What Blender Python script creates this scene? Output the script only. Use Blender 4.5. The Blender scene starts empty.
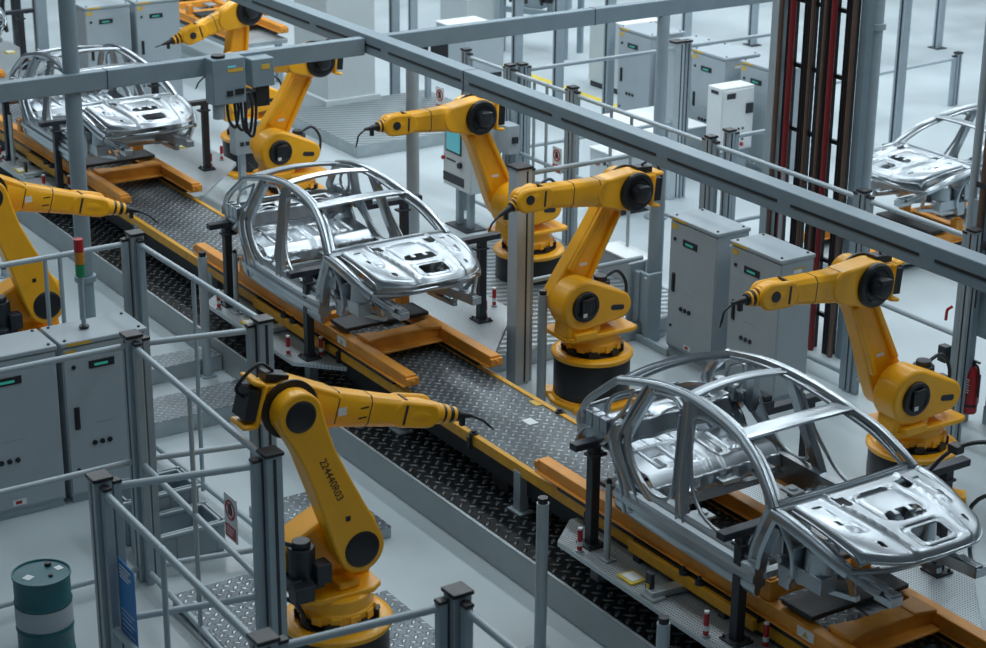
import bpy, bmesh, math, random
from mathutils import Vector, Matrix
random.seed(7)
PI = math.pi
SC = bpy.context.scene
COL = SC.collection

# ------------------------------------------------------------------ camera geometry
F_PX, PITCH, ROLL, HEAD, CAM_H = 1953.13, math.radians(20.6276), math.radians(0.56791), math.radians(146.73294), 10.0
_fw = Vector((math.cos(HEAD)*math.cos(PITCH), math.sin(HEAD)*math.cos(PITCH), -math.sin(PITCH)))
_r0 = Vector((math.cos(HEAD-PI/2), math.sin(HEAD-PI/2), 0)); _u0 = _r0.cross(_fw)
RT = _r0*math.cos(ROLL)+_u0*math.sin(ROLL); UP = _u0*math.cos(ROLL)-_r0*math.sin(ROLL)
CAM = Vector((0, 0, CAM_H))
def at(px, py, axis, val):
    """the place in the hall seen at a photo pixel, on the plane axis=val"""
    d = _fw+RT*((px-493)/F_PX)-UP*((py-324)/F_PX)
    return CAM+d*((val-CAM[axis])/d[axis])
def fl(px, py, z=0.0): return at(px, py, 2, z)

# ------------------------------------------------------------------ materials
def new_mat(name):
    m = bpy.data.materials.new(name); m.use_nodes = True
    nt = m.node_tree; nt.nodes.clear()
    out = nt.nodes.new('ShaderNodeOutputMaterial'); b = nt.nodes.new('ShaderNodeBsdfPrincipled')
    nt.links.new(b.outputs[0], out.inputs[0])
    return m, nt, b
def paint(name, rgb, rough=0.45, metal=0.0, var=0.08, scale=6.0, bump=0.0, spec=0.5, coat=0.0, rvar=0.1):
    m, nt, b = new_mat(name); L = nt.links.new
    tc = nt.nodes.new('ShaderNodeTexCoord'); n = nt.nodes.new('ShaderNodeTexNoise')
    n.inputs['Scale'].default_value = scale; n.inputs['Detail'].default_value = 5
    L(tc.outputs['Object'], n.inputs['Vector'])
    mr = nt.nodes.new('ShaderNodeMapRange'); L(n.outputs[0], mr.inputs[0])
    mr.inputs[1].default_value = .3; mr.inputs[2].default_value = .7; mr.inputs[3].default_value = 1-var; mr.inputs[4].default_value = 1+var
    mix = nt.nodes.new('ShaderNodeVectorMath'); mix.operation = 'SCALE'
    mix.inputs[0].default_value = rgb; L(mr.outputs[0], mix.inputs['Scale']); L(mix.outputs[0], b.inputs['Base Color'])
    r2 = nt.nodes.new('ShaderNodeMapRange'); L(n.outputs[0], r2.inputs[0]); r2.inputs[1].default_value = .3; r2.inputs[2].default_value = .7
    r2.inputs[3].default_value = max(.03, rough-rvar*.5); r2.inputs[4].default_value = rough+rvar*.5; L(r2.outputs[0], b.inputs['Roughness'])
    b.inputs['Metallic'].default_value = metal; b.inputs['Specular IOR Level'].default_value = spec
    b.inputs['Coat Weight'].default_value = coat; b.inputs['Coat Roughness'].default_value = .15
    if bump:
        bp = nt.nodes.new('ShaderNodeBump'); bp.inputs['Strength'].default_value = bump; bp.inputs['Distance'].default_value = .01
        L(n.outputs[0], bp.inputs['Height']); L(bp.outputs[0], b.inputs['Normal'])
    return m
def glow(name, rgb, s):
    m, nt, b = new_mat(name)
    b.inputs['Base Color'].default_value = (*rgb, 1); b.inputs['Emission Color'].default_value = (*rgb, 1); b.inputs['Emission Strength'].default_value = s
    return m
def tread(name, rgb, hi, pitch, rough, metal, dist, rough_hi=.3):
    """checker plate: raised lozenges, turned by 90 degrees from cell to cell"""
    m, nt, b = new_mat(name); L = nt.links.new; N = nt.nodes.new
    def M(op, a, c=None):
        k = N('ShaderNodeMath'); k.operation = op
        for i, v in enumerate((a, c)):
            if v is None: continue
            if isinstance(v, (int, float)): k.inputs[i].default_value = v
            else: L(v, k.inputs[i])
        return k.outputs[0]
    tc = N('ShaderNodeTexCoord'); mp = N('ShaderNodeMapping'); mp.inputs['Rotation'].default_value = (0, 0, PI/4); mp.inputs['Scale'].default_value = (1/pitch,)*3
    L(tc.outputs['Object'], mp.inputs[0]); s = N('ShaderNodeSeparateXYZ'); L(mp.outputs[0], s.inputs[0])
    x, y = s.outputs[0], s.outputs[1]
    fx, fy = M('FLOOR', x), M('FLOOR', y)
    u, v = M('SUBTRACT', M('SUBTRACT', x, fx), .5), M('SUBTRACT', M('SUBTRACT', y, fy), .5)
    par = M('ABSOLUTE', M('MODULO', M('ADD', fx, fy), 2.0)); inv = M('SUBTRACT', 1.0, par)
    a = M('ADD', M('MULTIPLY', u, par), M('MULTIPLY', v, inv)); c = M('ADD', M('MULTIPLY', v, par), M('MULTIPLY', u, inv))
    d = M('SQRT', M('ADD', M('POWER', M('ABSOLUTE', M('MULTIPLY', a, 2.1)), 2.0), M('POWER', M('ABSOLUTE', M('MULTIPLY', c, 5.0)), 2.0)))
    mr = N('ShaderNodeMapRange'); mr.interpolation_type = 'SMOOTHSTEP'; L(d, mr.inputs[0]); mr.inputs[1].default_value = 1.15; mr.inputs[2].default_value = .45; mr.inputs[3].default_value = 0; mr.inputs[4].default_value = 1
    h = mr.outputs[0]
    no = N('ShaderNodeTexNoise'); no.inputs['Scale'].default_value = 2.2; no.inputs['Detail'].default_value = 6; L(tc.outputs['Object'], no.inputs['Vector'])
    vr = N('ShaderNodeMapRange'); L(no.outputs[0], vr.inputs[0]); vr.inputs[1].default_value = .3; vr.inputs[2].default_value = .7; vr.inputs[3].default_value = .75; vr.inputs[4].default_value = 1.2
    mx = N('ShaderNodeMix'); mx.data_type = 'RGBA'; L(h, mx.inputs[0]); mx.inputs[6].default_value = (*rgb, 1); mx.inputs[7].default_value = (*hi, 1)
    sc = N('ShaderNodeVectorMath'); sc.operation = 'SCALE'; L(mx.outputs[2], sc.inputs[0]); L(vr.outputs[0], sc.inputs['Scale']); L(sc.outputs[0], b.inputs['Base Color'])
    rr = N('ShaderNodeMapRange'); L(h, rr.inputs[0]); rr.inputs[3].default_value = rough; rr.inputs[4].default_value = rough_hi; L(rr.outputs[0], b.inputs['Roughness'])
    b.inputs['Metallic'].default_value = metal
    bp = N('ShaderNodeBump'); bp.inputs['Strength'].default_value = 1; bp.inputs['Distance'].default_value = dist; L(h, bp.inputs['Height']); L(bp.outputs[0], b.inputs['Normal'])
    return m
def perforated(name, rgb, pitch):
    m, nt, b = new_mat(name); L = nt.links.new; N = nt.nodes.new
    tc = N('ShaderNodeTexCoord'); v = N('ShaderNodeTexVoronoi'); v.inputs['Scale'].default_value = 1/pitch; v.inputs['Randomness'].default_value = 0
    L(tc.outputs['Object'], v.inputs['Vector'])
    r = N('ShaderNodeMapRange'); L(v.outputs['Distance'], r.inputs[0]); r.inputs[1].default_value = .26; r.inputs[2].default_value = .36
    no = N('ShaderNodeTexNoise'); no.inputs['Scale'].default_value = 1.5; L(tc.outputs['Object'], no.inputs['Vector'])
    mx = N('ShaderNodeMix'); mx.data_type = 'RGBA'; L(r.outputs[0], mx.inputs[0]); mx.inputs[6].default_value = tuple(c*.35 for c in rgb)+(1,); mx.inputs[7].default_value = (*rgb, 1)
    L(mx.outputs[2], b.inputs['Base Color']); b.inputs['Metallic'].default_value = .4
    rr = N('ShaderNodeMapRange'); L(no.outputs[0], rr.inputs[0]); rr.inputs[3].default_value = .28; rr.inputs[4].default_value = .5; L(rr.outputs[0], b.inputs['Roughness'])
    bp = N('ShaderNodeBump'); bp.inputs['Strength'].default_value = .6; bp.inputs['Distance'].default_value = .006; L(r.outputs[0], bp.inputs['Height']); L(bp.outputs[0], b.inputs['Normal'])
    return m
def ribbed(name, rgb, pitch, ang):
    m, nt, b = new_mat(name); L = nt.links.new; N = nt.nodes.new
    tc = N('ShaderNodeTexCoord'); mp = N('ShaderNodeMapping'); mp.inputs['Rotation'].default_value = (0, 0, ang); L(tc.outputs['Object'], mp.inputs[0])
    w = N('ShaderNodeTexWave'); w.inputs['Scale'].default_value = .314/pitch; w.inputs['Distortion'].default_value = 0; L(mp.outputs[0], w.inputs['Vector'])
    mx = N('ShaderNodeMix'); mx.data_type = 'RGBA'; L(w.outputs['Fac'], mx.inputs[0]); mx.inputs[6].default_value = tuple(c*.45 for c in rgb)+(1,); mx.inputs[7].default_value = (*rgb, 1)
    L(mx.outputs[2], b.inputs['Base Color']); b.inputs['Roughness'].default_value = .4; b.inputs['Metallic'].default_value = .6
    bp = N('ShaderNodeBump'); bp.inputs['Strength'].default_value = .8; bp.inputs['Distance'].default_value = .02; L(w.outputs['Fac'], bp.inputs['Height']); L(bp.outputs[0], b.inputs['Normal'])
    return m

M = dict(
    floor=paint('floor_paint', (.46, .53, .56), .40, 0, .10, .55, spec=.5, rvar=.25),
    steel=paint('car_steel', (.45, .495, .53), .30, 1.0, .03, 1.2, rvar=.04),
    yellow=paint('robot_yellow', (.97, .455, .008), .36, 0, .05, 4, coat=.15),
    dyellow=paint('edge_yellow', (.72, .36, .02), .42, 0, .12, 9),
    orange=paint('skid_orange', (.76, .31, .035), .45, 0, .12, 5),
    black=paint('black_plastic', (.012, .013, .016), .4, 0, .2, 8),
    dark=paint('dark_steel', (.035, .042, .052), .42, .35, .15, 8),
    rubber=paint('rubber_mat', (.022, .026, .03), .5, 0, .15, 30, bump=.4),
    barrel=paint('black_enamel', (.016, .018, .021), .34, 0, .2, 3),
    grey=paint('cabinet_grey', (.36, .42, .46), .48, 0, .03, 3),
    lgrey=paint('light_panel', (.58, .64, .67), .45, 0, .03, 3),
    beam=paint('beam_grey', (.20, .27, .315), .42, .05, .06, 3),
    post=paint('aluminium_post', (.31, .38, .425), .4, .1, .06, 5),
    rail=paint('rail_tube', (.38, .455, .50), .38, .1, .06, 5),
    bright=paint('bright_aluminium', (.50, .575, .62), .4, .1, .04, 4),
    galv=paint('galvanised', (.40, .455, .48), .4, .5, .12, 4),
    concrete=paint('plinth_side', (.37, .43, .45), .45, .1, .08, 2),
    pale=paint('pale_cladding', (.52, .575, .60), .55, 0, .04, 1.5),
    white=paint('white_board', (.74, .78, .80), .5, 0, .02, 4),
    red=paint('signal_red', (.42, .015, .02), .4, 0, .08, 5),
    dred=paint('dark_red_pipe', (.20, .012, .016), .45, 0, .1, 5),
    copper=paint('brown_pipe', (.15, .095, .072), .45, .3, .12, 5),
    teal=paint('drum_teal', (.015, .115, .14), .38, 0, .1, 4),
    blue=paint('notice_blue', (.02, .22, .55), .5, 0, .03, 5),
    green=paint('lamp_green', (.01, .24, .10), .3), amber=paint('lamp_amber', (.55, .22, .02), .3),
    tag=paint('tag_yellow', (.72, .55, .06), .5), sticker=paint('label_yellow', (.65, .42, .06), .5),
    screen=glow('lit_screen', (.10, .42, .50), .35), green_led=glow('green_display', (.03, .30, .24), .35),
    deck=tread('deck_tread', (.125, .15, .168), (.46, .51, .54), .10, .40, .55, .014, .30),
    plat=tread('black_tread', (.014, .017, .02), (.17, .19, .20), .13, .30, .4, .026, .26),
    step=tread('step_tread', (.15, .18, .20), (.42, .47, .50), .085, .42, .55, .012, .3),
    perf=perforated('perforated_sheet', (.46, .52, .55), .035),
    ribs=ribbed('ribbed_sheet', (.40, .455, .48), .17, .4),
)

# ------------------------------------------------------------------ mesh builder
class MB:
    def __init__(s): s.b = bmesh.new()
    def faces(s, pts, fs):
        v = [s.b.verts.new(p) for p in pts]
        for f in fs:
            try: s.b.faces.new([v[i] for i in f])
            except ValueError: pass
        return s
    def box(s, c, d, rz=0.0, rot=None):
        R = rot if rot is not None else Matrix.Rotation(rz, 3, 'Z'); c = Vector(c)
        P = [c+R@Vector((x*d[0]/2, y*d[1]/2, z*d[2]/2)) for x in (-1, 1) for y in (-1, 1) for z in (-1, 1)]
        return s.faces(P, [(0, 1, 3, 2), (4, 6, 7, 5), (0, 4, 5, 1), (2, 3, 7, 6), (0, 2, 6, 4), (1, 5, 7, 3)])
    def box2(s, lo, hi): return s.box([(a+b)/2 for a, b in zip(lo, hi)], [abs(b-a) for a, b in zip(lo, hi)])
    def bar(s, a, b, w, h, up=(0, 0, 1)):
        a, b = Vector(a), Vector(b); t = (b-a); l = t.length; t.normalize(); u = Vector(up)
        sd = t.cross(u)
        if sd.length < 1e-4: sd = t.cross(Vector((1, 0, 0)))
        sd.normalize(); u = sd.cross(t)
        R = Matrix((t, sd, u)).transposed()
        return s.box((a+b)/2, (l, w, h), rot=R)
    def ring_loft(s, rings, cap=True, closed=True):
        V = [[s.b.verts.new(p) for p in r] for r in rings]; n = len(V[0])
        for A, B in zip(V, V[1:]):
            for i in range(n if closed else n-1):
                j = (i+1) % n
                try: s.b.faces.new((A[i], A[j], B[j], B[i]))
                except ValueError: pass
        if cap and closed:
            for r in (V[0][::-1], V[-1]):
                try: s.b.faces.new(r)
                except ValueError: pass
        return s
    def frames(s, pts, up):
        pts = [Vector(p) for p in pts]; out = []
        for i, p in enumerate(pts):
            t = (pts[min(i+1, len(pts)-1)]-pts[max(i-1, 0)]).normalized(); u = Vector(up(i) if callable(up) else up)
            sd = t.cross(u)
            if sd.length < 1e-3: sd = t.cross(Vector((.31, .87, .2)))
            sd.normalize(); out.append((p, sd, sd.cross(t).normalized()))
        return out
    def tube(s, pts, r, n=10, cap=True):
        rr = r if callable(r) else (lambda i: r)
        # parallel transport keeps the tube from twisting
        pts = [Vector(p) for p in pts]; t0 = (pts[1]-pts[0]).normalized(); u = t0.orthogonal().normalized(); rings = []
        for i, p in enumerate(pts):
            t = (pts[min(i+1, len(pts)-1)]-pts[max(i-1, 0)]).normalized()
            u = (u-t*u.dot(t)).normalized(); v = t.cross(u)
            rings.append([p+(u*math.cos(2*PI*k/n)+v*math.sin(2*PI*k/n))*rr(i) for k in range(n)])
        return s.ring_loft(rings, cap)
    def sweep(s, pts, prof, up, scale=None):
        """prof: list of (sideways, upwards)"""
        rings = []
        for i, (p, sd, u) in enumerate(s.frames(pts, up)):
            k = scale(i) if scale else (1, 1)
            rings.append([p+sd*(a*k[0])+u*(b*k[1]) for a, b in prof])
        return s.ring_loft(rings)
    def cyl(s, a, b, r0, r1=None, n=20): 
        r1 = r0 if r1 is None else r1
        return s.tube([a, b], lambda i: (r0, r1)[i], n)
    def lathe(s, prof, n=32, c=(0, 0, 0), axis=None):
        """prof: (radius, height) list turned about z (or another axis) through c; closed loop if first==last"""
        c = Vector(c); R = Matrix.Identity(3) if axis is None else Vector((0, 0, 1)).rotation_difference(Vector(axis)).to_matrix()
        rings = [[c+R@Vector((max(r, 1e-4)*math.cos(2*PI*k/n), max(r, 1e-4)*math.sin(2*PI*k/n), h)) for k in range(n)] for r, h in prof]
        return s.ring_loft(rings, cap=(prof[0] != prof[-1]))
    def prism(s, poly, a, b, axis=0):
        """polygon in the two other axes, from a to b along axis"""
        def P(q, t):
            l = list(q); l.insert(axis, t); return Vector(l)
        n = len(poly)
        return s.ring_loft([[P(q, a) for q in poly], [P(q, b) for q in poly]])
    def quadgrid(s, fn, nu, nv, keep=None):
        V = [[s.b.verts.new(fn(i/nu, j/nv)) for j in range(nv+1)] for i in range(nu+1)]
        for i in range(nu):
            for j in range(nv):
                if keep is None or keep((i+.5)/nu, (j+.5)/nv):
                    s.b.faces.new((V[i][j], V[i+1][j], V[i+1][j+1], V[i][j+1]))
        for r in V:
            for v in r:
                if not v.link_faces: s.b.verts.remove(v)
        return s
    def mirror_y(s):
        g = bmesh.ops.duplicate(s.b, geom=s.b.verts[:]+s.b.edges[:]+s.b.faces[:])['geom']
        for e in g:
            if isinstance(e, bmesh.types.BMVert): e.co.y = -e.co.y
        bmesh.ops.reverse_faces(s.b, faces=[e for e in g if isinstance(e, bmesh.types.BMFace)])
        return s

def smooth_pts(pts, n=6):
    """Catmull-Rom"""
    P = [Vector(p) for p in pts]; P = [P[0]*2-P[1]]+P+[P[-1]*2-P[-2]]; out = []
    for i in range(1, len(P)-2):
        a, b, c, d = P[i-1:i+3]
        for k in range(n):
            t = k/n
            out.append(.5*((2*b)+(c-a)*t+(2*a-5*b+4*c-d)*t*t+(3*b-a-3*c+d)*t**3))
    out.append(P[-2]); return out
def hull2(c1, r1, c2, r2, n=12):
    """outline of two circles joined by tangents, in any plane"""
    dx, dy = c2[0]-c1[0], c2[1]-c1[1]; d = math.hypot(dx, dy); a = math.atan2(dy, dx); q = math.acos(max(-1, min(1, (r1-r2)/d)))
    o = []
    for k in range(n+1):
        t = a+q+(2*PI-2*q)*k/n; o.append((c1[0]+r1*math.cos(t), c1[1]+r1*math.sin(t)))
    for k in range(n+1):
        t = a-q+2*q*k/n; o.append((c2[0]+r2*math.cos(t), c2[1]+r2*math.sin(t)))
    return o
def circ(c, r, n=20): return [(c[0]+r*math.cos(2*PI*k/n), c[1]+r*math.sin(2*PI*k/n)) for k in range(n)]

def part(name, mb, mat, parent=None, label=None, bevel=0, solid=0, ang=38, loc=None):
    b = mb.b; bmesh.ops.recalc_face_normals(b, faces=b.faces[:])
    me = bpy.data.meshes.new(name); b.to_mesh(me); b.free()
    me.materials.append(M[mat] if isinstance(mat, str) else mat)
    me.polygons.foreach_set('use_smooth', [True]*len(me.polygons)); me.set_sharp_from_angle(angle=math.radians(ang))
    o = bpy.data.objects.new(name, me); COL.objects.link(o)
    if parent: o.parent = parent
    if loc is not None: o.location = loc
    if solid:
        k = o.modifiers.new('solid', 'SOLIDIFY'); k.thickness = solid; k.offset = 0
    if bevel:
        k = o.modifiers.new('bevel', 'BEVEL'); k.width = bevel; k.segments = 2; k.limit_method = 'ANGLE'; k.angle_limit = math.radians(40)
    if label: o['label'] = label
    return o
def root(name, label, cat, loc=(0, 0, 0), rz=0.0, group=None):
    o = bpy.data.objects.new(name, None); COL.objects.link(o); o.location = loc; o.rotation_euler = (0, 0, rz); o.empty_display_size = .2
    o['label'] = label; o['category'] = cat
    if group: o['group'] = group
    return o
def thing(name, label, cat, mb, mat, group=None, **k):
    o = part(name, mb, mat, **k); o['label'] = label; o['category'] = cat
    if group: o['group'] = group
    return o
def copy_tree(o, parent=None):
    c = o.copy(); COL.objects.link(c)
    if parent: c.parent = parent
    for ch in list(o.children): copy_tree(ch, c)
    return c
def text(name, s, size, mat, parent, origin, right, up, align='CENTER'):
    cu = bpy.data.curves.new(name, 'FONT'); cu.body = s; cu.size = size; cu.extrude = .0015; cu.align_x = align; cu.align_y = 'CENTER'; cu.resolution_u = 3
    t = bpy.data.objects.new(name+'_tmp', cu); COL.objects.link(t)
    me = bpy.data.meshes.new_from_object(t.evaluated_get(bpy.context.evaluated_depsgraph_get()))
    bpy.data.objects.remove(t); bpy.data.curves.remove(cu)
    r, u = Vector(right).normalized(), Vector(up).normalized(); n = r.cross(u)
    R = Matrix((r, u, n)).transposed().to_4x4(); R.translation = Vector(origin)
    me.transform(R); me.materials.clear(); me.materials.append(M[mat])
    o = bpy.data.objects.new(name, me); COL.objects.link(o); o.parent = parent
    return o

# ------------------------------------------------------------------ setting
o = part('floor', MB().faces([(-90, -20, 0), (30, -20, 0), (30, 90, 0), (-90, 90, 0)], [(0, 1, 2, 3)]), 'floor'); o['kind'] = 'structure'
YC = 11.635                                   # centre line of the conveyor
PZ, DZ, SZ = .38, .95, .80                    # plinth, deck and fixture plate heights
o = part('trim_1', MB().box2((-60, 10.47, 0), (-6, 12.85, PZ-.01)), 'concrete', bevel=.01); o['kind'] = 'structure'
o = part('trim_2', MB().box2((-60, 10.50, PZ-.01), (-6, 12.83, PZ)), 'plat'); o['kind'] = 'structure'
o = part('trim_3', MB().box2((-60, 10.462, PZ-.005), (-6, 10.497, PZ+.006)), 'galv'); o['kind'] = 'structure'

# ------------------------------------------------------------------ conveyor
cv = root('conveyor', 'raised chequer-plate conveyor deck with yellow edges that carries the car bodies', 'conveyor', (-28, YC, PZ))
part('deck_plate', MB().box2((-30, -.61, .53), (21, .61, .57)), 'deck', cv)
for s in (-1, 1):
    k = MB().box2((-30, s*.56, .455), (21, s*.63, .585))
    part('edge_beam', k, 'dyellow', cv, label='yellow edge beam', bevel=.006)
    k = MB()
    part('side_skirt', k.box2((-30, s*.545, .20), (21, s*.52, .53)), 'dark', cv)
for i in range(19):
    for sd in (-1, 1):
        q = MB().box((-27.55+i*2.62, sd*.58, .25), (.13, .12, .50)); q.box((-27.55+i*2.62, sd*.58, .012), (.26, .2, .024))
        part('support_leg', q, 'post', cv, bevel=.005)
for x in (-23.9, -20.0, -16.75, -15.3):
    part('drive_box', MB().box((x+28, -.40, .24), (.34, .26, .34)), 'black', cv, label='black drive box', bevel=.01)
for i, x in enumerate((-20.3, -17.2, -14.9, -11.5)):
    for s in (-1, 1):
        q = MB().box((x+28, s*.655, .49), (.05, .05, .15)); q.cyl((x+28, s*.6, .575), (x+28, s*.6, .605), .055, n=14); q.cyl((x+28, s*.6, .6), (x+28, s*.6, .63), .03, n=12)
        part('guide_roller', q, 'dark', cv)
for (px, py) in ((530, 422), (537, 403)):
    p = fl(px, py, DZ)
    part('inspection_plate', MB().box((p.x+28, p.y-YC, .5745), (.17, .13, .008)), 'white' if py > 410 else 'sticker', cv)

# ------------------------------------------------------------------ skid (one of each, then copies)
def make_skid():
    r = root('transfer_skid', '', 'skid', (0, 0, DZ))
    zt, h = .26, .15
    for s in (-1, 1):
        k = MB(); y = s*.60
        k.box2((-2.95, y-.075, zt-h), (2.95, y+.075, zt)); k.box2((-2.95, y-.11, zt-h-.0), (2.95, y+.11, zt-h+.02))
        part('long_beam', k, 'orange', r, bevel=.012); part('slide_runner', MB().box2((-2.6, y-.05, .025), (2.6, y+.05, zt-h)), 'black', r, label='black slide runner')
        for e in (-1, 1):
            k = MB().box((e*2.97, y, zt-h/2), (.05, .17, h*.6)); k.cyl((e*2.985, y, zt-.07), (e*3.01, y, zt-.07), .025, n=10)
            part('end_stop', k, 'orange', r, bevel=.006)
        for x in (-1.5, -.4, .75):
            k = MB().box((x, y-s*.02, zt+.10), (.16, .13, .2)); k.box((x, y-s*.02, zt+.205), (.1, .08, .03))
            part('support_block', k, 'orange', r, bevel=.01)
        k = MB().box((1.38, y+s*.078, zt-.068), (.22, .006, .10)); part('warning_label', k, 'white', r)
        k = MB().faces([(1.34, y+s*.083, zt-.10), (1.42, y+s*.083, zt-.10), (1.38, y+s*.083, zt-.035)], [(0, 1, 2)]); part('warning_triangle', k, 'sticker', r)
    for e in (-1, 1):
        k = MB(); x = e*1.66
        k.box((x, 0, zt-.05), (.22, 1.08, .17)); k.box((x+.17*e, 0, zt-.125), (.16, 1.08, .03)); k.box((x-.17*e, 0, zt-.125), (.16, 1.08, .03))
        for s in (-1, 1):
            k.prism([(x-.16, s*.53), (x+.16, s*.53), (x+.11, s*.28), (x-.11, s*.28)], zt+.0, zt+.045, 2)
        part('cross_beam', k, 'orange', r, bevel=.012)
    for x in (-.45, .55):
        part('cross_beam', MB().box((x, 0, zt-.06), (.16, 1.06, .14)), 'orange', r, bevel=.012)
    part('rubber_mat', MB().box((1.16, 0, zt+.055), (.42, 1.22, .05)), 'rubber', r, label='black ribbed mat', bevel=.012)
    part('rubber_mat', MB().box((-1.95, 0, zt+.03), (.2, 1.0, .05)), 'rubber', r, label='black ribbed mat', bevel=.012)
    for x, y in ((.2, -.25), (-.1, .3), (1.4, .1)): part('bracket', MB().box((x, y, zt-.02), (.3, .22, .025)).box((x, y, zt-.1), (.06, .06, .2)), 'galv', r, bevel=.005)
    return r

# ------------------------------------------------------------------ car body
ZB = 1.35
def make_car():
    r = root('car_body', '', 'car body', (0, 0, ZB))
    def S(pts, side, n=6): return smooth_pts([(x, -side*-1*0+(-w if side < 0 else w), z-ZB) for x, w, z in pts], n)
    roof = [(.80, .86, 2.32), (.67, .82, 2.43), (.43, .75, 2.585), (.14, .68, 2.69), (-.06, .65, 2.74), (-.38, .63, 2.79), (-.76, .62, 2.81), (-1.12, .635, 2.785), (-1.46, .66, 2.72), (-1.70, .69, 2.66), (-1.78, .70, 2.635),
            (-1.98, .745, 2.47), (-2.15, .785, 2.31), (-2.22, .80, 2.18), (-2.21, .82, 2.04)]
    hat = [(-.055, -.02), (-.055, .012), (-.03, .03), (-.008, .034), (.0, .018), (.012, .034), (.035, .026), (.05, .005), (.05, -.028), (0, -.036)]
    def prof(w, h): return [(a*w/.105, b*h/.07) for a, b in hat]
    for sd in (-1, 1):
        out = lambda v: (lambda i: Vector((0, sd*v[0], v[1])))
        P = S(roof, sd)
        part('roof_rail', MB().sweep(P, prof(.10, .08), out((.35, 1))), 'steel', r)
        P2 = [Vector((p.x-.015, p.y-sd*.08, p.z-.03)) for p in P[2:60]]
        part('roof_rail_flange', MB().sweep(P2, prof(.075, .045), out((.5, 1))), 'steel', r)
        # B pillar, flared at the foot
        bp = S([(-.73, .64, 2.76), (-.67, .70, 2.52), (-.60, .79, 2.17), (-.53, .855, 1.93), (-.47, .885, 1.74), (-.45, .89, 1.62)], sd)
        nb = len(bp)
        part('door_pillar', MB().sweep(bp, [(-.07, -.05), (-.075, .02), (-.045, .045), (-.02, .025), (.02, .025), (.045, .045), (.075, .02), (.07, -.05)], (0, sd, .3), lambda i: (.85+.6*max(0, (i/nb-.6)/.4)**1.6, 1)), 'steel', r)
        # front hinge pillar
        hp = S([(.80, .85, 2.31), (.70, .865, 2.05), (.63, .87, 1.85), (.60, .87, 1.68)], sd)
        part('hinge_pillar', MB().sweep(hp, [(-.09, -.06), (-.09, .03), (-.05, .045), (-.03, .02), (.04, .02), (.06, .045), (.09, .03), (.09, -.06)], (0, sd, .1)), 'steel', r)
        # door aperture seams
        fa = S([(-.62, .70, 2.60), (-.50, .775, 2.25), (-.37, .84, 2.02), (-.20, .865, 1.86), (.02, .875, 1.79), (.28, .875, 1.78), (.46, .87, 1.83), (.56, .86, 1.97), (.66, .85, 2.12), (.64, .815, 2.32), (.40, .745, 2.52), (.12, .685, 2.64), (-.25, .66, 2.70), (-.55, .665, 2.68), (-.63, .69, 2.58)], sd)
        part('door_aperture_flange', MB().tube(fa, .02, 8), 'steel', r)
        ra = S([(-.78, .70, 2.62), (-.72, .77, 2.30), (-.66, .84, 2.0), (-.68, .875, 1.83), (-.86, .885, 1.77), (-1.05, .885, 1.82), (-1.25, .875, 1.97), (-1.36, .86, 2.13), (-1.40, .80, 2.36), (-1.34, .725, 2.57), (-1.25, .68, 2.67), (-.95, .66, 2.72), (-.80, .68, 2.66)], sd)
        part('door_aperture_flange', MB().tube(ra, .02, 8), 'steel', r)
        # sill: stepped box section
        sp = S([(-1.46, .885, 1.60), (-1.1, .89, 1.585), (-.4, .89, 1.575), (.3, .885, 1.57), (.66, .87, 1.57)], sd, 4)
        m = [(-.09, .19), (.0, .20), (.025, .17), (.02, .13), (.055, .10), (.05, .05), (.075, .02), (.075, -.04), (.045, -.07), (.05, -.13), (.02, -.19), (-.02, -.19), (-.03, -.12), (-.09, -.1)]
        if sd < 0: m = [(-a, b) for a, b in m]
        part('side_sill', MB().sweep(sp, [(-a if sd > 0 else -a, b) for a, b in m], (0, 0, 1)), 'steel', r)
        # C pillar: leaning brace between roof and wheel house
        cp = S([(-1.29, .665, 2.71), (-1.36, .72, 2.54), (-1.44, .79, 2.32), (-1.52, .83, 2.10)], sd)
        part('rear_pillar', MB().sweep(cp, [(-.07, -.05), (-.075, .02), (-.035, .045), (-.02, .015), (.02, .015), (.035, .045), (.075, .02), (.07, -.05)], (.35, sd, .5)), 'steel', r)
        # quarter panel between the rear door opening and the wheel arch
        inner = S([(-1.38, .78, 2.36), (-1.36, .835, 2.20), (-1.27, .868, 2.04), (-1.14, .885, 1.90), (-1.0, .89, 1.80), (-.86, .89, 1.72), (-.8, .89, 1.6)], sd, 5)
        outer = S([(-1.66, .80, 2.22), (-1.66, .86, 2.10), (-1.56, .905, 1.98), (-1.44, .93, 1.86), (-1.36, .935, 1.73), (-1.32, .935, 1.58), (-1.29, .93, 1.44)], sd, 5)
        q = MB(); n = len(inner)
        def qf(u, v, inner=inner, outer=outer, n=n, sd=sd):
            i = min(n-1, int(round(u*(n-1)))); p = inner[i].lerp(outer[i], v); g = .022*(math.sin(v*PI*3))
            return p+Vector((0, sd*g, 0))
        q.quadgrid(qf, n-1, 12); part('quarter_panel', q, 'steel', r, solid=.012)
        part('wheel_arch_flange', MB().tube([p+Vector((0, sd*.012, 0)) for p in outer], .022, 8), 'steel', r)
        part('wheel_arch_flange', MB().tube([a.lerp(b, .52)+Vector((0, sd*.02, 0)) for a, b in zip(inner, outer)], .018, 8), 'steel', r)
        # rear corner of the body
        A = S([(-1.62, .80, 2.22), (-1.64, .87, 2.10), (-1.72, .89, 2.0), (-1.84, .88, 1.92)], sd, 4)
        B = S([(-2.26, .80, 2.14), (-2.34, .82, 2.04), (-2.38, .81, 1.95), (-2.36, .79, 1.86)], sd, 4)
        D = S([(-2.36, .66, 2.12), (-2.50, .64, 2.04), (-2.56, .63, 1.95), (-2.54, .62, 1.87)], sd, 4)
        n2 = len(A)
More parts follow.
